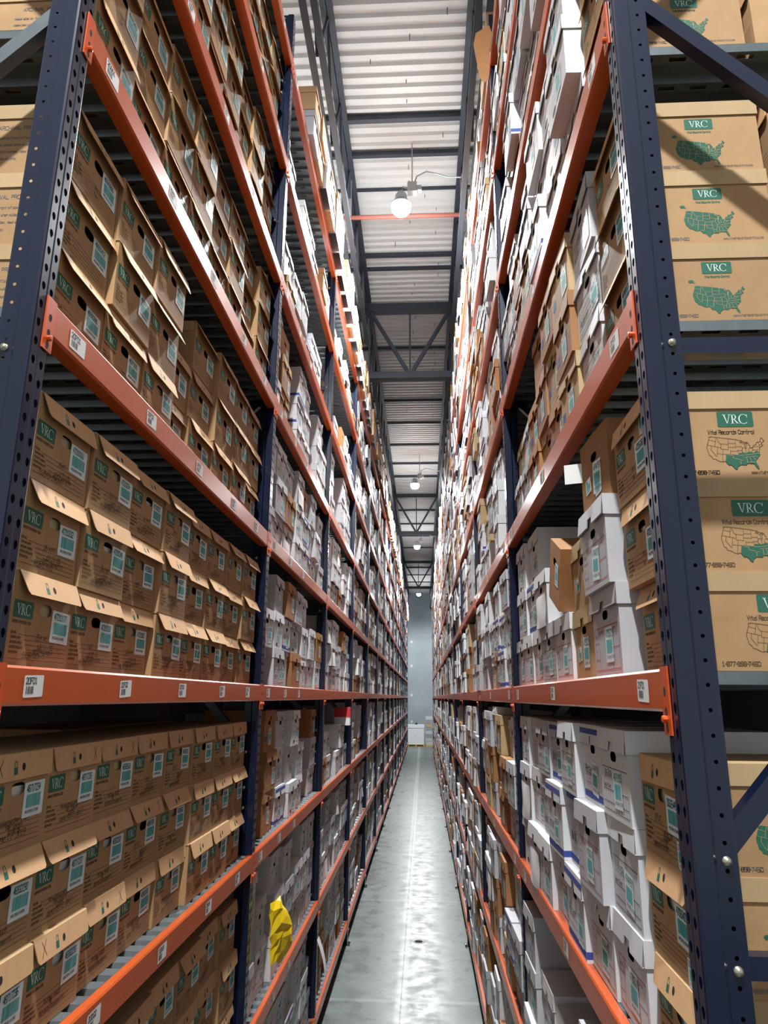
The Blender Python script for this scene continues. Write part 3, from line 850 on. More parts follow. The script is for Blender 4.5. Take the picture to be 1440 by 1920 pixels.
def grid(q, G, m):
    n = len(q.v); k = q.mi(m); nx = len(G[0])
    for row in G: q.v += row
    for j in range(len(G) - 1):
        for i in range(nx - 1):
            q.f.append((n + j * nx + i, n + j * nx + i + 1, n + (j + 1) * nx + i + 1, n + (j + 1) * nx + i)); q.m.append(k)
def pouch_mesh(w, h, seed):
    """a clear-fronted paper pouch, sagging and creased, stuck on the front"""
    q = MB(); r = random.Random(seed)
    nx, nz = 6, 7
    x0, x1 = -w / 2 + .02, w / 2 - .02; z0, z1 = -.006, h - .1
    G = []
    for j in range(nz + 1):
        row = []
        for i in range(nx + 1):
            u, v = i / nx, j / nz
            d = .004 + .016 * math.sin(math.pi * u) * (1 - v) ** .7 + .003 * math.sin(5 * u + 6 * v + seed) * (1 - v)
            row.append((x0 + (x1 - x0) * u + r.uniform(-.001, .001), -d - .001, z0 + (z1 - z0) * v + .004 * math.sin(4 * u + seed)))
        G.append(row)
    grid(q, G, M['paper'])
    return q.mesh('document_pouch', True)

def file_body(w, h, D, style, seed, board='white', blank=False):
    q = MB(); m = M[board]; r = random.Random(seed)
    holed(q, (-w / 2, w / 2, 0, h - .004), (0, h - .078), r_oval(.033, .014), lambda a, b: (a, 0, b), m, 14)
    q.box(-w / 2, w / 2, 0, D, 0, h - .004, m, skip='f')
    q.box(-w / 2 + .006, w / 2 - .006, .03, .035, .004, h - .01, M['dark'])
    f = F(.0006); zt = h - .112
    x0, x1 = -w / 2 + .018, w / 2 - .018
    def L(a, b, wd, mm): strokes(q, [(a, b)], wd, f, M[mm])
    if style == 'red':
        for a, b in (((x0, .02), (x1, .02)), ((x0, zt), (x1, zt)), ((x0, .02), (x0, zt)), ((x1, .02), (x1, zt)), ((x0 + .045, .02), (x0 + .045, zt)), ((x1 - .075, .02), (x1 - .075, zt)), ((x1 - .075, zt * .55), (x1, zt * .55)), ((x0, zt * .36), (x0 + .045, zt * .36)), ((x0, zt * .7), (x0 + .045, zt * .7))):
            L(a, b, .0022, 'red')
        text(q, 'CONTENTS', x0 + .06, zt - .018, .009, f, M['red'])
        text(q, 'BOX NO', x1 - .066, zt - .016, .008, f, M['red'])
        text(q, 'FROM', x0 + .006, zt * .8, .008, f, M['red']); text(q, 'TO', x0 + .006, zt * .5, .008, f, M['red'])
    elif style == 'grid':
        for z in (.018, .04, .075, zt): L((x0, z), (x1, z), .002, 'ink' if False else 'pen')
        for i in range(11): L((x0 + (x1 - x0) * i / 10, .018), (x0 + (x1 - x0) * i / 10, .075), .0014, 'pen')
        text(q, 'Owner/Dept.', x0 + .004, .08, .012, f, M['pen'])
        text(q, ('L C CTRL', '18-204', 'C 5/07')[seed % 3], x0 + .02, .11, .02, F(.001), M['greyink'], slant=.2, rnd=r)
    elif style == 'blue':
        q.poly([f(-w / 2, .012), f(w / 2, .012), f(w / 2, .034), f(-w / 2, .034)], M['blue'])
        for z in (.06, .085, .11): L((x0, z), (x1 - .08, z), .0014, 'greyink')
        q.poly([(w / 2 + .0006, 0, .012), (w / 2 + .0006, D, .012), (w / 2 + .0006, D, .034), (w / 2 + .0006, 0, .034)], M['blue'])
        q.poly([(-w / 2 - .0006, 0, .012), (-w / 2 - .0006, D, .012), (-w / 2 - .0006, D, .034), (-w / 2 - .0006, 0, .034)], M['blue'])
        text(q, ('Rs Cont', 'Bm 10-1', 'AP 2-7')[seed % 3], x0 + .01, .09, .024, F(.001), M['pen'], slant=.2, rnd=r)
    elif style == 'black':
        for z in (.03, .05, .07, .09, .11): L((x0 + .006, z), (x1 - .006, z), .0014, 'pen')
        L((x0, .016), (x0, zt), .002, 'pen'); L((x1, .016), (x1, zt), .002, 'pen'); L((x0, .016), (x1, .016), .002, 'pen'); L((x0, zt), (x1, zt), .002, 'pen')
        text(q, ('BRUCE 1-4', 'LOBBY 9', 'FILES A-F')[seed % 3], x0 + .012, .056, .02, F(.001), M['pen'], slant=.15, rnd=r)
    elif style == 'badge':
        q.poly([f(-.05 + .03 * math.cos(t * .5236), .03 + .013 * math.sin(t * .5236)) for t in range(12)], M['pen'])
        for z in (.06, .08, .1): L((x0, z), (x1 - .03, z), .0014, 'greyink')
    elif style == 'lines':
        f3 = F(.0006)
        for i in range(8): L((x0, .02 + i * .014), (x1, .02 + i * .014), .0014, 'ink')
        q.poly([f(x0, .06), f(x0 + .05, .06), f(x0 + .05, .1), f(x0, .1)], M['blue'])
    return q.mesh('box_body')

def file_lid(w, h, D, style, seed, board='white', lift=0.0):
    q = MB(); m = M[board]; e = .005; s = .062
    r = random.Random(seed)
    y0 = -e
    t = lift
    def T(p):      # the lid may sit a little askew
        return (p[0], p[1], p[2] + t * (1 - (p[1] + e) / D) + r.uniform(-.001, .001))
    z0, z1 = h - s, h
    nh, nd = .034, .026
    w2 = w / 2 + e
    q.poly([T((-w2, y0, z1)), T((w2, y0, z1)), T((w2, D + e, z1)), T((-w2, D + e, z1))], m)
    fl = r.uniform(0, .008)      # flare of the front skirt
    fr = [(-w2, z0), (-nh, z0), (-nh + .008, z0 + nd), (nh - .008, z0 + nd), (nh, z0), (w2, z0), (w2, z1), (-w2, z1)]
    def fy(z): return y0 - fl * (z1 - z) / s
    for off, rev in ((0, False), (.0035, True)):
        pts = [T((a, fy(b) + off, b)) for a, b in ([fr[0], fr[1], fr[2], (fr[2][0], z1), fr[7]])]
        q.poly(pts if not rev else pts[::-1], m)
        pts = [T((a, fy(b) + off, b)) for a, b in ([fr[2], fr[3], (fr[3][0], z1), (fr[2][0], z1)])]
        q.poly(pts if not rev else pts[::-1], m)
        pts = [T((a, fy(b) + off, b)) for a, b in ([fr[3], fr[4], fr[5], fr[6], (fr[3][0], z1)])]
        q.poly(pts if not rev else pts[::-1], m)
    for a, b in zip(fr[:6], fr[1:6]):
        q.poly([T((a[0], fy(a[1]), a[1])), T((b[0], fy(b[1]), b[1])), T((b[0], fy(b[1]) + .0035, b[1])), T((a[0], fy(a[1]) + .0035, a[1]))], m)
    for sx in (-1, 1):
        q.poly([T((sx * w2, y0, z0)), T((sx * w2, D + e, z0)), T((sx * w2, D + e, z1)), T((sx * w2, y0, z1))], m)
        q.poly([T((sx * (w2 - .0035), y0, z0)), T((sx * (w2 - .0035), D + e, z0)), T((sx * (w2 - .0035), D + e, z1)), T((sx * (w2 - .0035), y0, z1))], m)
        q.poly([T((sx * w2, y0, z0)), T((sx * w2, D + e, z0)), T((sx * (w2 - .0035), D + e, z0)), T((sx * (w2 - .0035), y0, z0))], m)
    q.poly([T((w2, D + e, z0)), T((-w2, D + e, z0)), T((-w2, D + e, z1)), T((w2, D + e, z1))], m)
    if style == 'blue':
        q.poly([T((a, fy(b) - .0012, b)) for a, b in ((-w2, z1 - .03), (w2, z1 - .03), (w2, z1 - .012), (-w2, z1 - .012))], M['blue'])
    return q.mesh('lid')

# ------------------------------------------------------------------ what stands on every shelf
PLAN = []
def add(kind, side, b, k, s, row, z, w, h, D=.39, inset=.004, yaw=0.0, style='', col=1, **kw):
    PLAN.append(dict(kind=kind, side=side, b=b, k=k, s=s, row=row, z=z, w=w, h=h, D=D, inset=inset, yaw=yaw, style=style, col=col, **kw))

def baylen(side, b): return YP[side][b + 1] - YP[side][b] - PW
RW, RH = .304, .2365
# left rack, first bay: records boxes eight across and three high on every shelf but the top one
for k in range(-3, 5):
    r = random.Random(100 + k)
    Lb = baylen('L', 0) - .12; pit = Lb / 8
    for c in range(8):
        push = r.uniform(-.012, .034) if k != 0 else r.uniform(-.004, .014)
        n = 3
        if k == 1 and c in (3, 4): n = 3; push = .05 + .02 * (c == 3)
        for row in range(n):
            if k == 1 and c == 3 and row == 2: continue
            ins = push + r.uniform(-.008, .012)
            if k == 1 and c == 2 and row == 2: ins = -.012
            if k == 3 and c in (2, 3): ins -= .02
            ins = max(ins, -.02)
            add('records', 'L', 0, k, .07 + pit * (c + .5) + r.uniform(-.002, .002), row, RH * row, RW, RH, inset=ins, yaw=r.uniform(-.006, .006), col=c + 1, nrow=n)
# right rack, first bay, eye-level shelf: the mixed pile
def R0(kind, s, row, z, w, h, style, col, **kw): add(kind, 'R', 0, 0, s + .082 - .012 * s, row, z, w, h, style=style, col=col, nrow=3, **kw)
for row in range(3): R0('records', .185, row, RH * row, RW, RH, '', 1, inset=(.062, .03, .02)[row])
R0('file', .512, 0, 0, .315, .262, 'red', 2, inset=.0)
R0('file', .512, 1, .263, .315, .255, 'red', 2, inset=-.02, lift=.012)
R0('brown', .515, 2, .532, .30, .245, 'carton', 2, inset=.0, yaw=.05)
R0('brown', .838, 0, 0, .312, .245, 'lid', 3, inset=.006)
R0('brown', .838, 1, .246, .312, .245, 'lid', 3, inset=.012)
R0('file', 1.16, 0, 0, .312, .25, 'red', 4, inset=-.006)
R0('file', 1.48, 0, 0, .312, .25, 'black', 5, inset=-.008)
R0('file', 1.60, 1, .251, .30, .245, 'badge', 5, inset=-.012, pouch=True)
R0('file', 1.80, 0, 0, .30, .25, 'red', 6, inset=.0)
R0('file', 2.12, 0, 0, .30, .25, 'red', 7, inset=-.006)
R0('file', 2.43, 0, 0, .30, .25, 'red', 8, inset=0)
R0('file', 1.925, 1, .251, .30, .25, 'blue', 6, inset=0)
R0('file', 2.25, 1, .251, .30, .25, 'black', 7, inset=-.01)
R0('file', 2.30, 2, .502, .30, .255, 'badge', 7, inset=.0)
R0('file', 1.955, 2, .502, .32, .262, 'diamond', 6, inset=.02)
# right rack, first bay, shelf just below: records boxes nearest, then white boxes
def R1(kind, s, row, z, w, h, style, col, **kw): add(kind, 'R', 0, -1, s, row, z, w, h, style=style, col=col, nrow=3, **kw)
for row in range(3): R1('records', .265, row, RH * row, RW, RH, '', 1, inset=.022)
r = random.Random(77)
sty = [('red', 'grid', 'grid'), ('red', 'red', 'blue'), ('blue', 'blue', 'grid'), ('red', 'blue', 'blue'), ('red', 'black', 'grid'), ('badge', 'red', 'red'), ('badge', 'badge', 'red')]
for c, st in enumerate(sty):
    z = 0
    for row in range(3):
        h = (.25, .262, .25)[row] - .012 * (c > 2 and row == 2)
        R1('file', .585 + .3055 * c, row, z, .298, h, st[row], c + 2, inset=r.uniform(-.03, .012), yaw=r.uniform(-.02, .02), pouch=(r.random() < .06))
        z += h + .001
# right rack, first bay, shelf just above: kraft, white and brown
def R2(kind, s, row, z, w, h, style, col, **kw): add(kind, 'R', 0, 1, s, row, z, w, h, style=style, col=col, nrow=3, **kw)
for row in range(3): R2('records', .265, row, RH * row, RW, RH, '', 1, inset=.022)
pat = [('file:black', 'file:black', 'file:grid'), ('brown:lines', 'brown:lines', 'brown:lines'), ('brown:lines', 'brown:lines', 'brown:lines'), ('brown:lines', 'brown:lines', 'brown:lid'),
       ('brown:lid', 'brown:lines', None), ('file:black', 'file:badge', None), ('file:badge', 'brown:lid', None)]
for c, st in enumerate(pat):
    z = 0
    for row, x in enumerate(st):
        if not x: continue
        kd, sy = x.split(':')
        h = .25 if kd == 'file' else .245
        R2(kd, .585 + .3055 * c, row, z, .298, h, sy, c + 2, inset=r.uniform(-.012, .02) + (.02 if c > 2 else 0), yaw=r.uniform(-.03, .03))
        z += h + .001

def fill(side, b, k):
    """rows, chance that a column is used, chance of brown board, records board"""
    if side == 'L':
        if b == 0: return None
        if k == 5: return (2, .95, .75) if b < 7 else (3, .9, .3)
        if b == 1: return {4: (2, .62, .05), 3: (2, .62, .06), 2: (3, .70, .08), 1: (3, .97, .08), 0: (3, .95, .12), -1: (3, .72, .10), -2: (3, .97, .04), -3: (3, .97, .05)}[k]
        if b == 2: return {4: (2, .8, .05), 3: (2, .75, .05), 2: (3, .8, .10), -1: (2, .75, .15)}.get(k, (3, .96, .08))
        if b == 3 and k in (-1, 3): return (3, .8, .1)
        return (3, .95, .10)
    if b == 0 and k in (0, -1, 1): return None
    if k == 5: return (2, .92, .25) if b == 0 else (3, .92, .2)
    if b == 0: return (3, .98, .12)
    if k == -1 and b == 1: return (3, .96, .3)
    return (3, .96, .16)

STY = ['red', 'red', 'black', 'badge', 'blue', 'grid', 'red', 'badge', 'plain']
for side in 'LR':
    for b in range(len(YP[side]) - 1):
        for k in LEVELS:
            fl = fill(side, b, k)
            if not fl: continue
            rows, prob, pb = fl
            r = random.Random(hash((side == 'L', b, k)) & 0xffff)
            Lb = baylen(side, b); n = 8 if r.random() < .7 else 7
            off = .10 if side == 'R' and b == 0 else 0
            pit = (Lb - off) / n
            for c in range(n):
                if r.random() > prob or (side == 'L' and k == 5 and b == 1 and c < 2): continue
                if side == 'R' and b == 0 and k == 5 and c == n - 1: continue
                nr = rows if r.random() < .8 else max(1, rows - 1)
                if side == 'R' and b == 0 and c == 0:
                    for row in range(3 if k < 5 else 2): add('records', 'R', 0, k, .262, row, RH * row, RW, RH, inset=.022, col=1, nrow=3)
                    continue
                z = 0
                mood = r.random()
                for row in range(nr):
                    kd = 'brown' if r.random() < (pb if not (side == 'L' and k == 5 and row == 0 and b < 4) else .2) else 'file'
                    if kd == 'file' and mood < .08: kd = 'brown'
                    w = min(pit - .012, r.choice((.30, .31, .315)))
                    h = r.choice((.238, .25, .262)) - (.0 if nr < 3 else .006)
                    sy = r.choice(STY) if kd == 'file' else r.choice(('lid', 'lid', 'lines', 'carton'))
                    ins = r.uniform(-.045, .02) if side == 'R' else r.uniform(-.02, .03)
                    if side == 'L' and b == 1 and k in (2, 3, 4): ins += .01
                    if side == 'L' and k == 5: ins = r.uniform(-.14, -.09)
                    add(kd, side, b, k, off + pit * (c + .5) + r.uniform(-.003, .003), row, z, w, h, inset=ins,
                        yaw=r.uniform(-.022, .022), style=sy, col=c + 1, nrow=nr, pouch=(kd == 'file' and r.random() < .07), lift=(r.uniform(.006, .03) if r.random() < .15 else 0))
                    z += h + .001

for e in PLAN:
    e['y'] = YP[e['side']][e['b']] + PW / 2 + e['s']
    e['zw'] = ztop(e['k']) + e['z']
    # how large it shows: inverse distance
    e['d'] = math.sqrt(e['y'] ** 2 + (e['zw'] - H) ** 2 * .6)
def visible(e):
    # the lowest shelves of the first bays lie under the frame's lower edge
    v = (H - e['zw'] - e['h']) / e['y']
    return v < 0.52 and ((e['zw'] - H) / e['y'] < 1.5)

SINGLES, REST = [], []
for kd in ('records', 'file', 'brown'):
    es = sorted([e for e in PLAN if e['kind'] == kd and visible(e)], key=lambda e: e['d'])
    hid = [e for e in PLAN if e['kind'] == kd and not visible(e)]
    SINGLES += es[:300]
    REST += es[300:]

# ------------------------------------------------------------------ single boxes, each a thing of its own
HANDS = [[('ZEIT VC', .42, 1, .017), ('12/31/20', .46, 3, .017), ('2012 Payment', .40, 4, .015), ('19387-20771', .24, 5, .018)],
         [('TEST', .40, 1, .016), ('7/31/20', .44, 3, .016), ('2012-Invoices', .40, 4, .015), ('48396-1255', .26, 5, .018)],
         [('26 VVTC', .40, 1, .016), ('12/31/20', .46, 3, .016), ('2012 Payments', .40, 4, .015), ('4826-13470', .26, 5, .018)],
         [('Z6IVC', .44, 1, .016), ('1/31/20', .46, 3, .016), ('2012 Invoices', .38, 4, .015), ('153970-198370', .14, 5, .017)],
         [('Accounting Open Orders', .30, 1, .012), ('E&B Tickets', .42, 2, .013), ('10/16/26', .46, 3, .012), ('June 1-3  2019', .26, 4, .018)],
         [('Accounting Cash Outlay', .28, 1, .012), ('E&B Tickets', .40, 2, .013), ('12/06', .46, 3, .012), ('June 10/13  2019', .26, 4, .016)],
         [('Income Audit', .36, 2, .015), ('All', .46, 3, .015), ('Various Documents', .30, 4, .014)],
         [('OPI/C', .12, 0, .022), ('ORTHO 104', .5, 2, .013), ('RSGOPH', .5, 3, .013), ('P 7-22', .42, 4, .016), ('LIBR200 BATCH 0223', .22, 5, .012)],
         [('Dec 20', .5, 1, .015), ('Tax', .5, 3, .013)],
         []]
KNOWN = {('L', 0, 0, 0, 1): ('47210177', 0), ('L', 0, 0, 0, 2): ('47210318', 1), ('L', 0, 0, 0, 3): ('47210180', 2), ('L', 0, 0, 1, 1): ('47210332', 2), ('L', 0, 0, 1, 2): ('47210248', 0),
         ('L', 0, 0, 1, 3): ('47210361', 1), ('L', 0, 0, 2, 1): ('47210161', 3), ('L', 0, 0, 2, 2): ('47210254', 0), ('L', 0, 0, 2, 3): ('47210212', 2),
         ('L', 0, -1, 2, 1): ('48717234', 4), ('L', 0, -1, 2, 2): ('48717235', 5), ('L', 0, -1, 2, 3): ('46938518', 6), ('L', 0, -1, 1, 1): ('46932290', 6), ('L', 0, -1, 1, 2): ('48717237', 5),
         ('L', 0, -1, 1, 3): ('46932200', 6), ('L', 0, -1, 0, 1): ('48717236', 4), ('L', 0, -1, 0, 2): ('46932293', 6), ('L', 0, -1, 0, 3): ('46938268', 6),
         ('R', 0, 0, 2, 1): ('47055182', 8), ('R', 0, 0, 1, 1): ('47055174', 8), ('R', 0, 0, 0, 1): ('47055178', 8), ('R', 0, -1, 2, 1): ('01625445', 7), ('R', 0, -1, 1, 1): ('47083405', 9), ('R', 0, -1, 0, 1): ('47083411', 9)}
CACHE = {}
def cached(key, fn):
    if key not in CACHE: CACHE[key] = fn()
    return CACHE[key]
ROWN = {1: ['only row'], 2: ['bottom row', 'top row'], 3: ['bottom row', 'middle row', 'top row']}
LOOK = {'red': 'white red-printed box', 'black': 'white black-lined box', 'blue': 'white blue-striped box', 'grid': 'white grid-printed box', 'badge': 'white box', 'plain': 'plain white box',
        'lid': 'lidded brown box', 'lines': 'brown line-printed box', 'carton': 'taped brown carton', 'diamond': 'white box with red diamond', 'records': 'kraft box'}
counts = {}
for e in PLAN:
    kk = (e['side'], e['b'], e['k'], e['col']); counts[kk] = counts.get(kk, 0) + 1
used = {}
def label_of(e):
    look = LOOK['records' if e['kind'] == 'records' else e['style']]
    n = counts[(e['side'], e['b'], e['k'], e['col'])]
    row = ROWN.get(n, ROWN[3])[min(e['row'], n - 1)] if n <= 3 else 'row %d' % (e['row'] + 1)
    if e['b'] == 0: place = '%s from near post' % ORD[e['col']]
    elif e['b'] == 1: place = '%s past second post' % ORD[e['col']]
    else: place = '%s in %s bay' % (ORD[e['col']], ORD[e['b'] + 1])
    return '%s, %s, %s, %s rack %s' % (look, row, place, SIDE[e['side']], SHELF[e['k']])

barn = random.Random(5)
WBAR = [barcode_mesh(str(barn.randint(46000000, 47999999)), .085, .105, tilt=t) for t in (0, .06, -.05, .03, 0, -.08)]
for e in SINGLES:
    r = random.Random('%s%d%d%d%d' % (e['side'], e['b'], e['k'], e['row'], e['col']))
    kd = e['kind']
    t = thing({'records': 'records_box', 'file': 'file_box', 'brown': 'brown_box'}[kd], label_of(e), 'box', (bx(e['side'], e['inset']), e['y'], e['zw']), RZ[e['side']] + e['yaw'],
              {'records': 'kraft boxes with green logo', 'file': 'white file boxes', 'brown': 'brown boxes'}[kd])
    w, h, D = e['w'], e['h'], e['D']
    far = e['b'] >= 2
    if kd == 'records':
        kn = KNOWN.get((e['side'], e['b'], e['k'], e['row'], e['col']))
        num, hv = kn if kn else (str(46900000 + r.randint(30000, 99999)), r.randrange(9) if e['k'] < 1 else (9 if r.random() < .5 else 8))
        sd = None
        if e['col'] == 1: sd = 'archival' if e['side'] == 'L' else ('outline' if e['k'] == 0 else 'filled')
        pp = r.choice((0, 1, 2, 2)) if e['k'] < 1 else r.choice((0, 0, 2))
        body = inst(cached(('rb', hv, pp, sd), lambda: records_body(w, h, D, HANDS[hv], hv * 7 + 1, pp, sd)), 'box_body', t)
        ang = r.choice((.3, .38, .48)) if e['k'] >= 0 else r.choice((.14, .22, .4))
        if e['side'] == 'R': ang = r.choice((.25, .4))
        if e['k'] == -1 and e['row'] == 2: ang = .1
        cr = r.choice((0, 1, 2)) if (e['side'] == 'L' and e['k'] == -1 and e['col'] < 5) else 0
        inst(cached(('rl', ang, cr), lambda: records_lid(w, h, D, ang, cr, int(ang * 100))), 'lid', t)
        lm = cached(('bc', num), lambda: barcode_mesh(num, .098, .085, tilt=r.uniform(-.03, .03)))
        inst(lm, 'barcode_label', body, (w / 2 - .112 + r.uniform(-.004, .004), 0, h - (.163 if e['side'] == 'L' or e['k'] != 0 else .19) + r.uniform(-.004, .004)))
        if e['side'] == 'R' and e['k'] <= 0:
            inst(cached('stkr', lambda: barcode_mesh('20F6', .05, .06)), 'barcode_label', body, (w / 2 - .058, 0, h - (.098 if e['k'] == 0 else .235)))
    elif kd == 'file':
        bd = 'grey' if r.random() < .35 else 'white'
        sy = e['style']; sv = r.randrange(3)
        key = (round(w, 3), round(h, 3))
        body = inst(cached(('fb', key, sy, bd, sv), lambda: file_body(w, h, D, 'badge' if sy == 'diamond' else sy, sv, bd)), 'box_body', t)
        lf = round(e.get('lift', 0), 2)
        inst(cached(('fl', key, 'blue' if sy == 'blue' else '', bd, lf, sv % 2), lambda: file_lid(w, h, D, sy, sv, bd, lf)), 'lid', t)
        inst(r.choice(WBAR), 'barcode_label', body, (r.choice((-.03, -.01, w / 2 - .115)), 0, r.uniform(.03, h - .22)))
        if e.get('pouch'): inst(cached(('po', key, sv), lambda: pouch_mesh(w, h, sv)), 'document_pouch', body)
        if sy == 'diamond':
            q = MB(); f = lambda a, b: (w / 2 + .0012, a, b)
            cx, cz, dd = .17, .11, .052
            pts = [(cx - dd, cz), (cx, cz - dd), (cx + dd, cz), (cx, cz + dd), (cx - dd, cz)]
            strokes(q, list(zip(pts, pts[1:])), .005, f, M['red'])
            text(q, 'RUSSN', cx - .02, cz + .004, .022, f, M['red'], wid=.0035); text(q, 'A', cx - .004, cz - .026, .022, f, M['red'], wid=.0035)
            tag(q.build('red_emblem', t), 'red diamond printed on the box side')
    else:
        bd = 'brown' if r.random() < .7 else 'tan'
        if e['side'] == 'L' and e['k'] == 5: bd = 'flap'
        sy = e['style']; sv = r.randrange(3); key = (round(w, 3), round(h, 3))
        body = inst(cached(('fb', key, sy, bd, sv), lambda: file_body(w, h, D, sy, sv, bd)), 'box_body', t)
        if sy != 'carton':
            if not far or True: inst(cached(('fl', key, '', bd, 0, sv % 2), lambda: file_lid(w, h, D, '', sv, bd)), 'lid', t)
        else:
            def flaps():
                q = MB(); m = M[bd]
                q.box(-w / 2, w / 2, 0, D / 2 - .001, h - .004, h - .001, m); q.box(-w / 2, w / 2, D / 2 + .001, D, h - .004, h - .001, m)
                q.box(-.025, .025, -.001, D + .001, h - .001, h + .0003, M['tan'])
                return q.mesh('top_flaps')
            inst(cached(('tf', key, bd), flaps), 'top_flaps', t)
        inst(r.choice(WBAR), 'barcode_label', body, (r.choice((-.02, w / 2 - .115)), 0, r.uniform(.03, h - .2)))
        if e['side'] == 'R' and e['b'] == 0 and e['k'] == 0:
            q = cached('addr', lambda: barcode_mesh('2186', .06, .05, tilt=.1))
            inst(q, 'address_label', body, (-w / 2 + .05, 0, .06))
            if sy == 'carton':
                inst(q, 'address_label', body, (.0, 0, .03))
                c = MB()
                G = [[(-w / 2 + .014 - .030 * t - .012 * t * t, -.0015 - .05 * t * t ** .4, z_ + .006 * t) for t in (0, .2, .4, .6, .8, 1)] for z_ in (.12, .145, .17, .19)]
                grid(c, G, M['paper'])
                c.build('curled_label', body)

# the second box deep on the right shelf above, seen through the end frame
for k in (1, 2, 3):
    for row in range(3):
        t = thing('records_box', 'kraft box behind the near-end one, %s, right rack %s' % (('bottom', 'middle', 'top')[row] + ' row', SHELF[k]), 'box',
                  (XR + .036 + .022 + .42, YR[0] + PW / 2 + .262, ztop(k) + RH * row), RZ['R'], 'kraft boxes with green logo')
        inst(cached(('rb', 9, 0, 'filled'), lambda: records_body(RW, RH, .39, [], 64, 0, 'filled')), 'box_body', t)
        inst(cached(('rl', .06, 0), lambda: records_lid(RW, RH, .39, .06, 0, 6)), 'lid', t)

# ------------------------------------------------------------------ all the boxes farther along
def far_box(q, e, r):
    sd = -1 if e['side'] == 'L' else 1
    x0 = bx(e['side'], e['inset'])
    w, h, D = e['w'], e['h'], e['D']; y, z = e['y'], e['zw']
    kd = e['kind']
    bm = M['kraft'] if kd == 'records' else (M[r.choice(('white', 'white', 'grey'))] if kd == 'file' else M['flap' if (e['side'] == 'L' and e['k'] == 5) else r.choice(('brown', 'tan'))])
    xa, xb = sorted((x0, x0 + sd * D))
    q.box(xa, xb, y - w / 2, y + w / 2, z, z + h - .004, bm, skip='b')
    xa, xb = sorted((x0 - sd * .006, x0 + sd * (D + .005)))
    q.box(xa, xb, y - w / 2 - .005, y + w / 2 + .005, z + h - .06, z + h, bm)
    u = -sd     # viewer's right along the shelf
    def fq(a0, a1, b0, b1, off, m):
        xs = x0 - sd * off
        q.poly([(xs, y - u * a0, z + b0), (xs, y - u * a1, z + b0), (xs, y - u * a1, z + b1), (xs, y - u * a0, z + b1)], m)
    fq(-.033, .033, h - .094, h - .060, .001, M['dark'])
    a = r.choice((-.1, -.03, .03)); b = r.uniform(.02, .06)
    fq(a, a + .08, b, b + .1, .0015, M['sticker'])
    fq(a + .01, a + .07, b + .03, b + .07, .0020, M['teal'])
    if r.random() < .4:
        c = r.choice(('red', 'pen', 'blue')); fq(-w / 2 + .02, w / 2 - .02, .012, .018, .0008, M[c]); fq(-w / 2 + .02, w / 2 - .02, h - .12, h - .116, .0008, M[c])
    if e.get('pouch'):
        n = 4
        for i in range(n):
            a0 = -w / 2 + .03 + (w - .06) * i / n; a1 = a0 + (w - .06) / n
            o0 = .006 + .02 * math.sin(math.pi * i / n); o1 = .006 + .02 * math.sin(math.pi * (i + 1) / n)
            q.poly([(x0 - sd * o0, y - u * a0, z), (x0 - sd * o1, y - u * a1, z), (x0 - sd * .004, y - u * a1, z + h - .1), (x0 - sd * .004, y - u * a0, z + h - .1)], M['paper'])
for kd, nm, lb in (('file', 'distant_file_boxes', 'all the smaller white file boxes filling the far bays of both racks'),
                   ('brown', 'distant_brown_boxes', 'all the smaller brown boxes scattered among white ones in the far bays'),
                   ('records', 'low_records_boxes', 'kraft boxes with green logo low down and behind on the nearest bays')):
    q = MB(); r = random.Random(9)
    for e in REST:
        if e['kind'] == kd: far_box(q, e, r)
    # boxes standing two deep, behind the front ones
    if kd != 'records':
        for side in 'LR':
            for b in range(len(YP[side]) - 1):
                for k in LEVELS:
                    if side == 'L' and b == 0 and k == 5: continue
                    Lb = baylen(side, b); n = 4
                    for c in range(n):
                        mine = (r.random() < .25) or (b == 0 and side == 'L')
                        if mine != (kd == 'brown'): continue
                        hh = r.choice((.48, .72, .72))
                        sd = -1 if side == 'L' else 1
                        s0 = Lb * c / n + .01; s1 = Lb * (c + 1) / n - .01
                        if side == 'R' and b == 0 and c == 0: s0 += .44
                        if k == 5: hh = .25
                        xa, xb = sorted((bx(side, .46), bx(side, .85)))
                        for j in range(int(hh / .235)):
                            for (u0, u1) in ((s0, (s0 + s1) / 2 - .004), ((s0 + s1) / 2 + .004, s1)):
                                q.box(xa, xb, YP[side][b] + PW / 2 + u0, YP[side][b] + PW / 2 + u1, ztop(k) + .238 * j, ztop(k) + .238 * j + .236, M['white' if kd == 'file' else 'brown'])
    if q.f:
        tag(q.build(nm), lb, 'boxes', kind='stuff')

# ------------------------------------------------------------------ odd things
# a brown box leaning on its neighbour on the right eye-level shelf
t = thing('brown_box', 'brown box tipped on its corner, leaning among white boxes on right eye-level shelf', 'box', (XR - .0, YR[0] + PW / 2 + 1.26, ztop(0) + .256), RZ['R'])
tilt = .42
hold = bpy.data.objects.new('tipped_box', None)
bd = file_body(.21, .25, .26, 'plain', 2, 'brown')
o = inst(bd, 'box_body', t, (.03, 0, .045)); o.rotation_euler = (0, tilt, 0)
bpy.data.objects.remove(hold)
o2 = inst(barcode_mesh('46961130', .06, .09), 'barcode_label', t, (.03 + .02 * math.cos(tilt) + .08 * math.sin(tilt), 0, .05 - .02 * math.sin(tilt) + .08 * math.cos(tilt))); o2.rotation_euler = (0, tilt, 0)

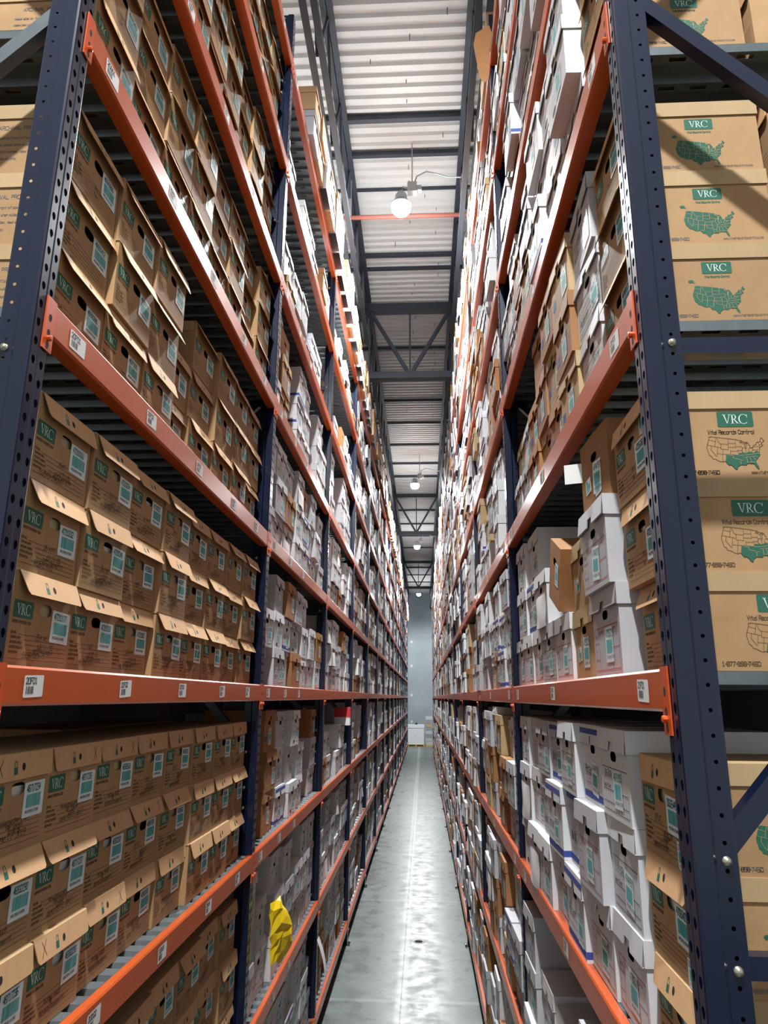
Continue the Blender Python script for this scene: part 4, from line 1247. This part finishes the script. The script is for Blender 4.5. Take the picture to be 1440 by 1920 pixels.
# yellow bag squeezed out between boxes low on the left
q = MB(); r = random.Random(4)
G = []
for j in range(9):
    v = j / 8; row = []
    for i in range(9):
        u = i / 8
        rad = .05 + .06 * math.sin(math.pi * v) + .02 * math.sin(9 * u + 5 * v)
        th = -1.5 + 3.0 * u
        row.append((.13 * math.sin(th) * (.75 + .5 * v) + r.uniform(-.012, .012), -rad * math.cos(th) * .9 - .01 + r.uniform(-.012, .012), .32 * v + .03 * math.sin(7 * u)))
    G.append(row)
for j in range(8):
    for i in range(8): q.poly([G[j][i], G[j][i + 1], G[j + 1][i + 1], G[j + 1][i]], M['yellow'])
q.poly([G[8][i] for i in range(9)], M['yellow']); q.poly([G[0][i] for i in reversed(range(9))], M['yellow'])
o = q.build('yellow_bag', None, (-XL + .035, YL[1] + .40, ztop(-2) + .26)); o.rotation_euler = (0, 0, HALF)
tag(o, 'crumpled yellow plastic bag bulging out between white boxes low on the left rack', 'bag')

# loose sheet hanging at the third left post
q = MB()
for i in range(6):
    a, b = i / 6, (i + 1) / 6
    p = lambda u, v: (-.06 + .12 * v + .05 * math.sin(2.2 * u), -.012 - .07 * math.sin(1.4 * u), .02 - .30 * u)
    q.poly([p(a, 0), p(a, 1), p(b, 1), p(b, 0)], M['paper']); 
o = q.build('loose_sheet', None, (-XL + .004, YL[2] - .12, ztop(-3) + .62)); o.rotation_euler = (0, 0, HALF)
tag(o, 'loose white paper sheet hanging over the aisle beside the third left post', 'paper')

# red topped small box
t = thing('small_box', 'small box with red top and white foot standing out on left rack third bay', 'box', (-XL + .02, YL[2] + 2.35, ztop(-1) + .502), HALF)
q = MB(); q.box(-.07, .07, 0, .2, .1, .22, M['redcard']); q.build('red_sleeve', t)
q = MB(); q.box(-.067, .067, .002, .2, 0, .1, M['paper']); q.build('box_body', t)

# open carton with a flap hanging out over the aisle at the top of the right rack
t = thing('open_carton', 'brown carton with flap standing out over the aisle at top of second right post', 'box', (XR + .03, YR[1] - .26, ztop(5)), RZ['R'])
q = MB()
q.box(-.16, .16, 0, .38, 0, .003, M['brown']); q.box(-.16, .16, .377, .38, 0, .3, M['brown']); q.box(-.16, -.157, 0, .38, 0, .3, M['brown']); q.box(.157, .16, 0, .38, 0, .3, M['brown']); q.box(-.16, .16, 0, .003, 0, .3, M['brown'])
q.build('box_body', t)
q = MB()
o4 = [(-.159, -.035, .0), (-.160, -.045, -.24), (-.162, -.075, -.30), (-.164, -.11, -.26), (-.17, -.15, .06), (-.166, -.13, .16), (-.159, -.03, .22), (-.159, 0, .10), (-.159, 0, .004)]
q.poly(o4, M['brown']); q.poly([(x - .004, y, z) for x, y, z in reversed(o4)], M['brown'])
for p, r_ in zip(o4, o4[1:] + o4[:1]): q.poly([p, (p[0] - .004, p[1], p[2]), (r_[0] - .004, r_[1], r_[2]), r_], M['tan'])
q.build('flap', t)

# floor drain
q = MB(); q.lathe([(.0005, .002), (.05, .002), (.055, .004), (.07, .004), (.075, .0005)], M['conduit'], 20)
q.poly([(.05 * math.cos(t * .314), .05 * math.sin(t * .314), .0035) for t in range(20)], M['dark'])
tag(q.build('floor_drain', None, (-.073, 9.9, 0)), 'small round metal drain cap set in the aisle floor', 'drain')

# wrapped pallet load at the far end
t = thing('wrapped_pallet', 'white wrapped pallet load standing at the far end of the aisle', 'pallet', (-.45, 46.6, 0))
q = MB()
for x in (-.5, 0, .5): q.box(x - .05, x + .05, -.5, .5, .02, .11, M['wood'])
for i in range(6): q.box(-.55, .55, -.5 + i * .18, -.4 + i * .18, .11, .13, M['wood']); q.box(-.55, .55, -.5 + i * .18, -.4 + i * .18, 0, .02, M['wood'])
q.build('pallet', t)
q = MB(); q.box(-.5, .5, -.46, .46, .13, 1.22, M['wrap']); q.box(-.52, .52, -.48, .48, 1.1, 1.3, M['wrap']); q.build('wrapped_load', t)
q = MB(); q.poly([(-.1, -.2, 1.3), (.1, -.2, 1.3), (.06, -.2, 1.44)], M['black']); q.poly([(-.1, .1, 1.3), (.06, -.2, 1.44), (.1, -.2, 1.3)], M['black']); q.poly([(-.1, .1, 1.3), (-.1, -.2, 1.3), (.06, -.2, 1.44)], M['black']); q.build('dark_cover', t)
t = thing('stacked_goods', 'tall dark stack of bundles on a pallet right of the white load', 'pallet', (.36, 46.2, 0))
q = MB(); q.box(-.22, .22, -.4, .4, 0, .13, M['wood']); q.build('pallet', t)
r = random.Random(2)
for i in range(8):
    q = MB(); q.box(-.2 + r.uniform(-.02, .02), .2 + r.uniform(-.02, .02), -.36, .36, .13 + i * .21, .13 + i * .21 + .2, M[r.choice(('grey', 'conduit', 'tan'))]); q.build('bundle', t)
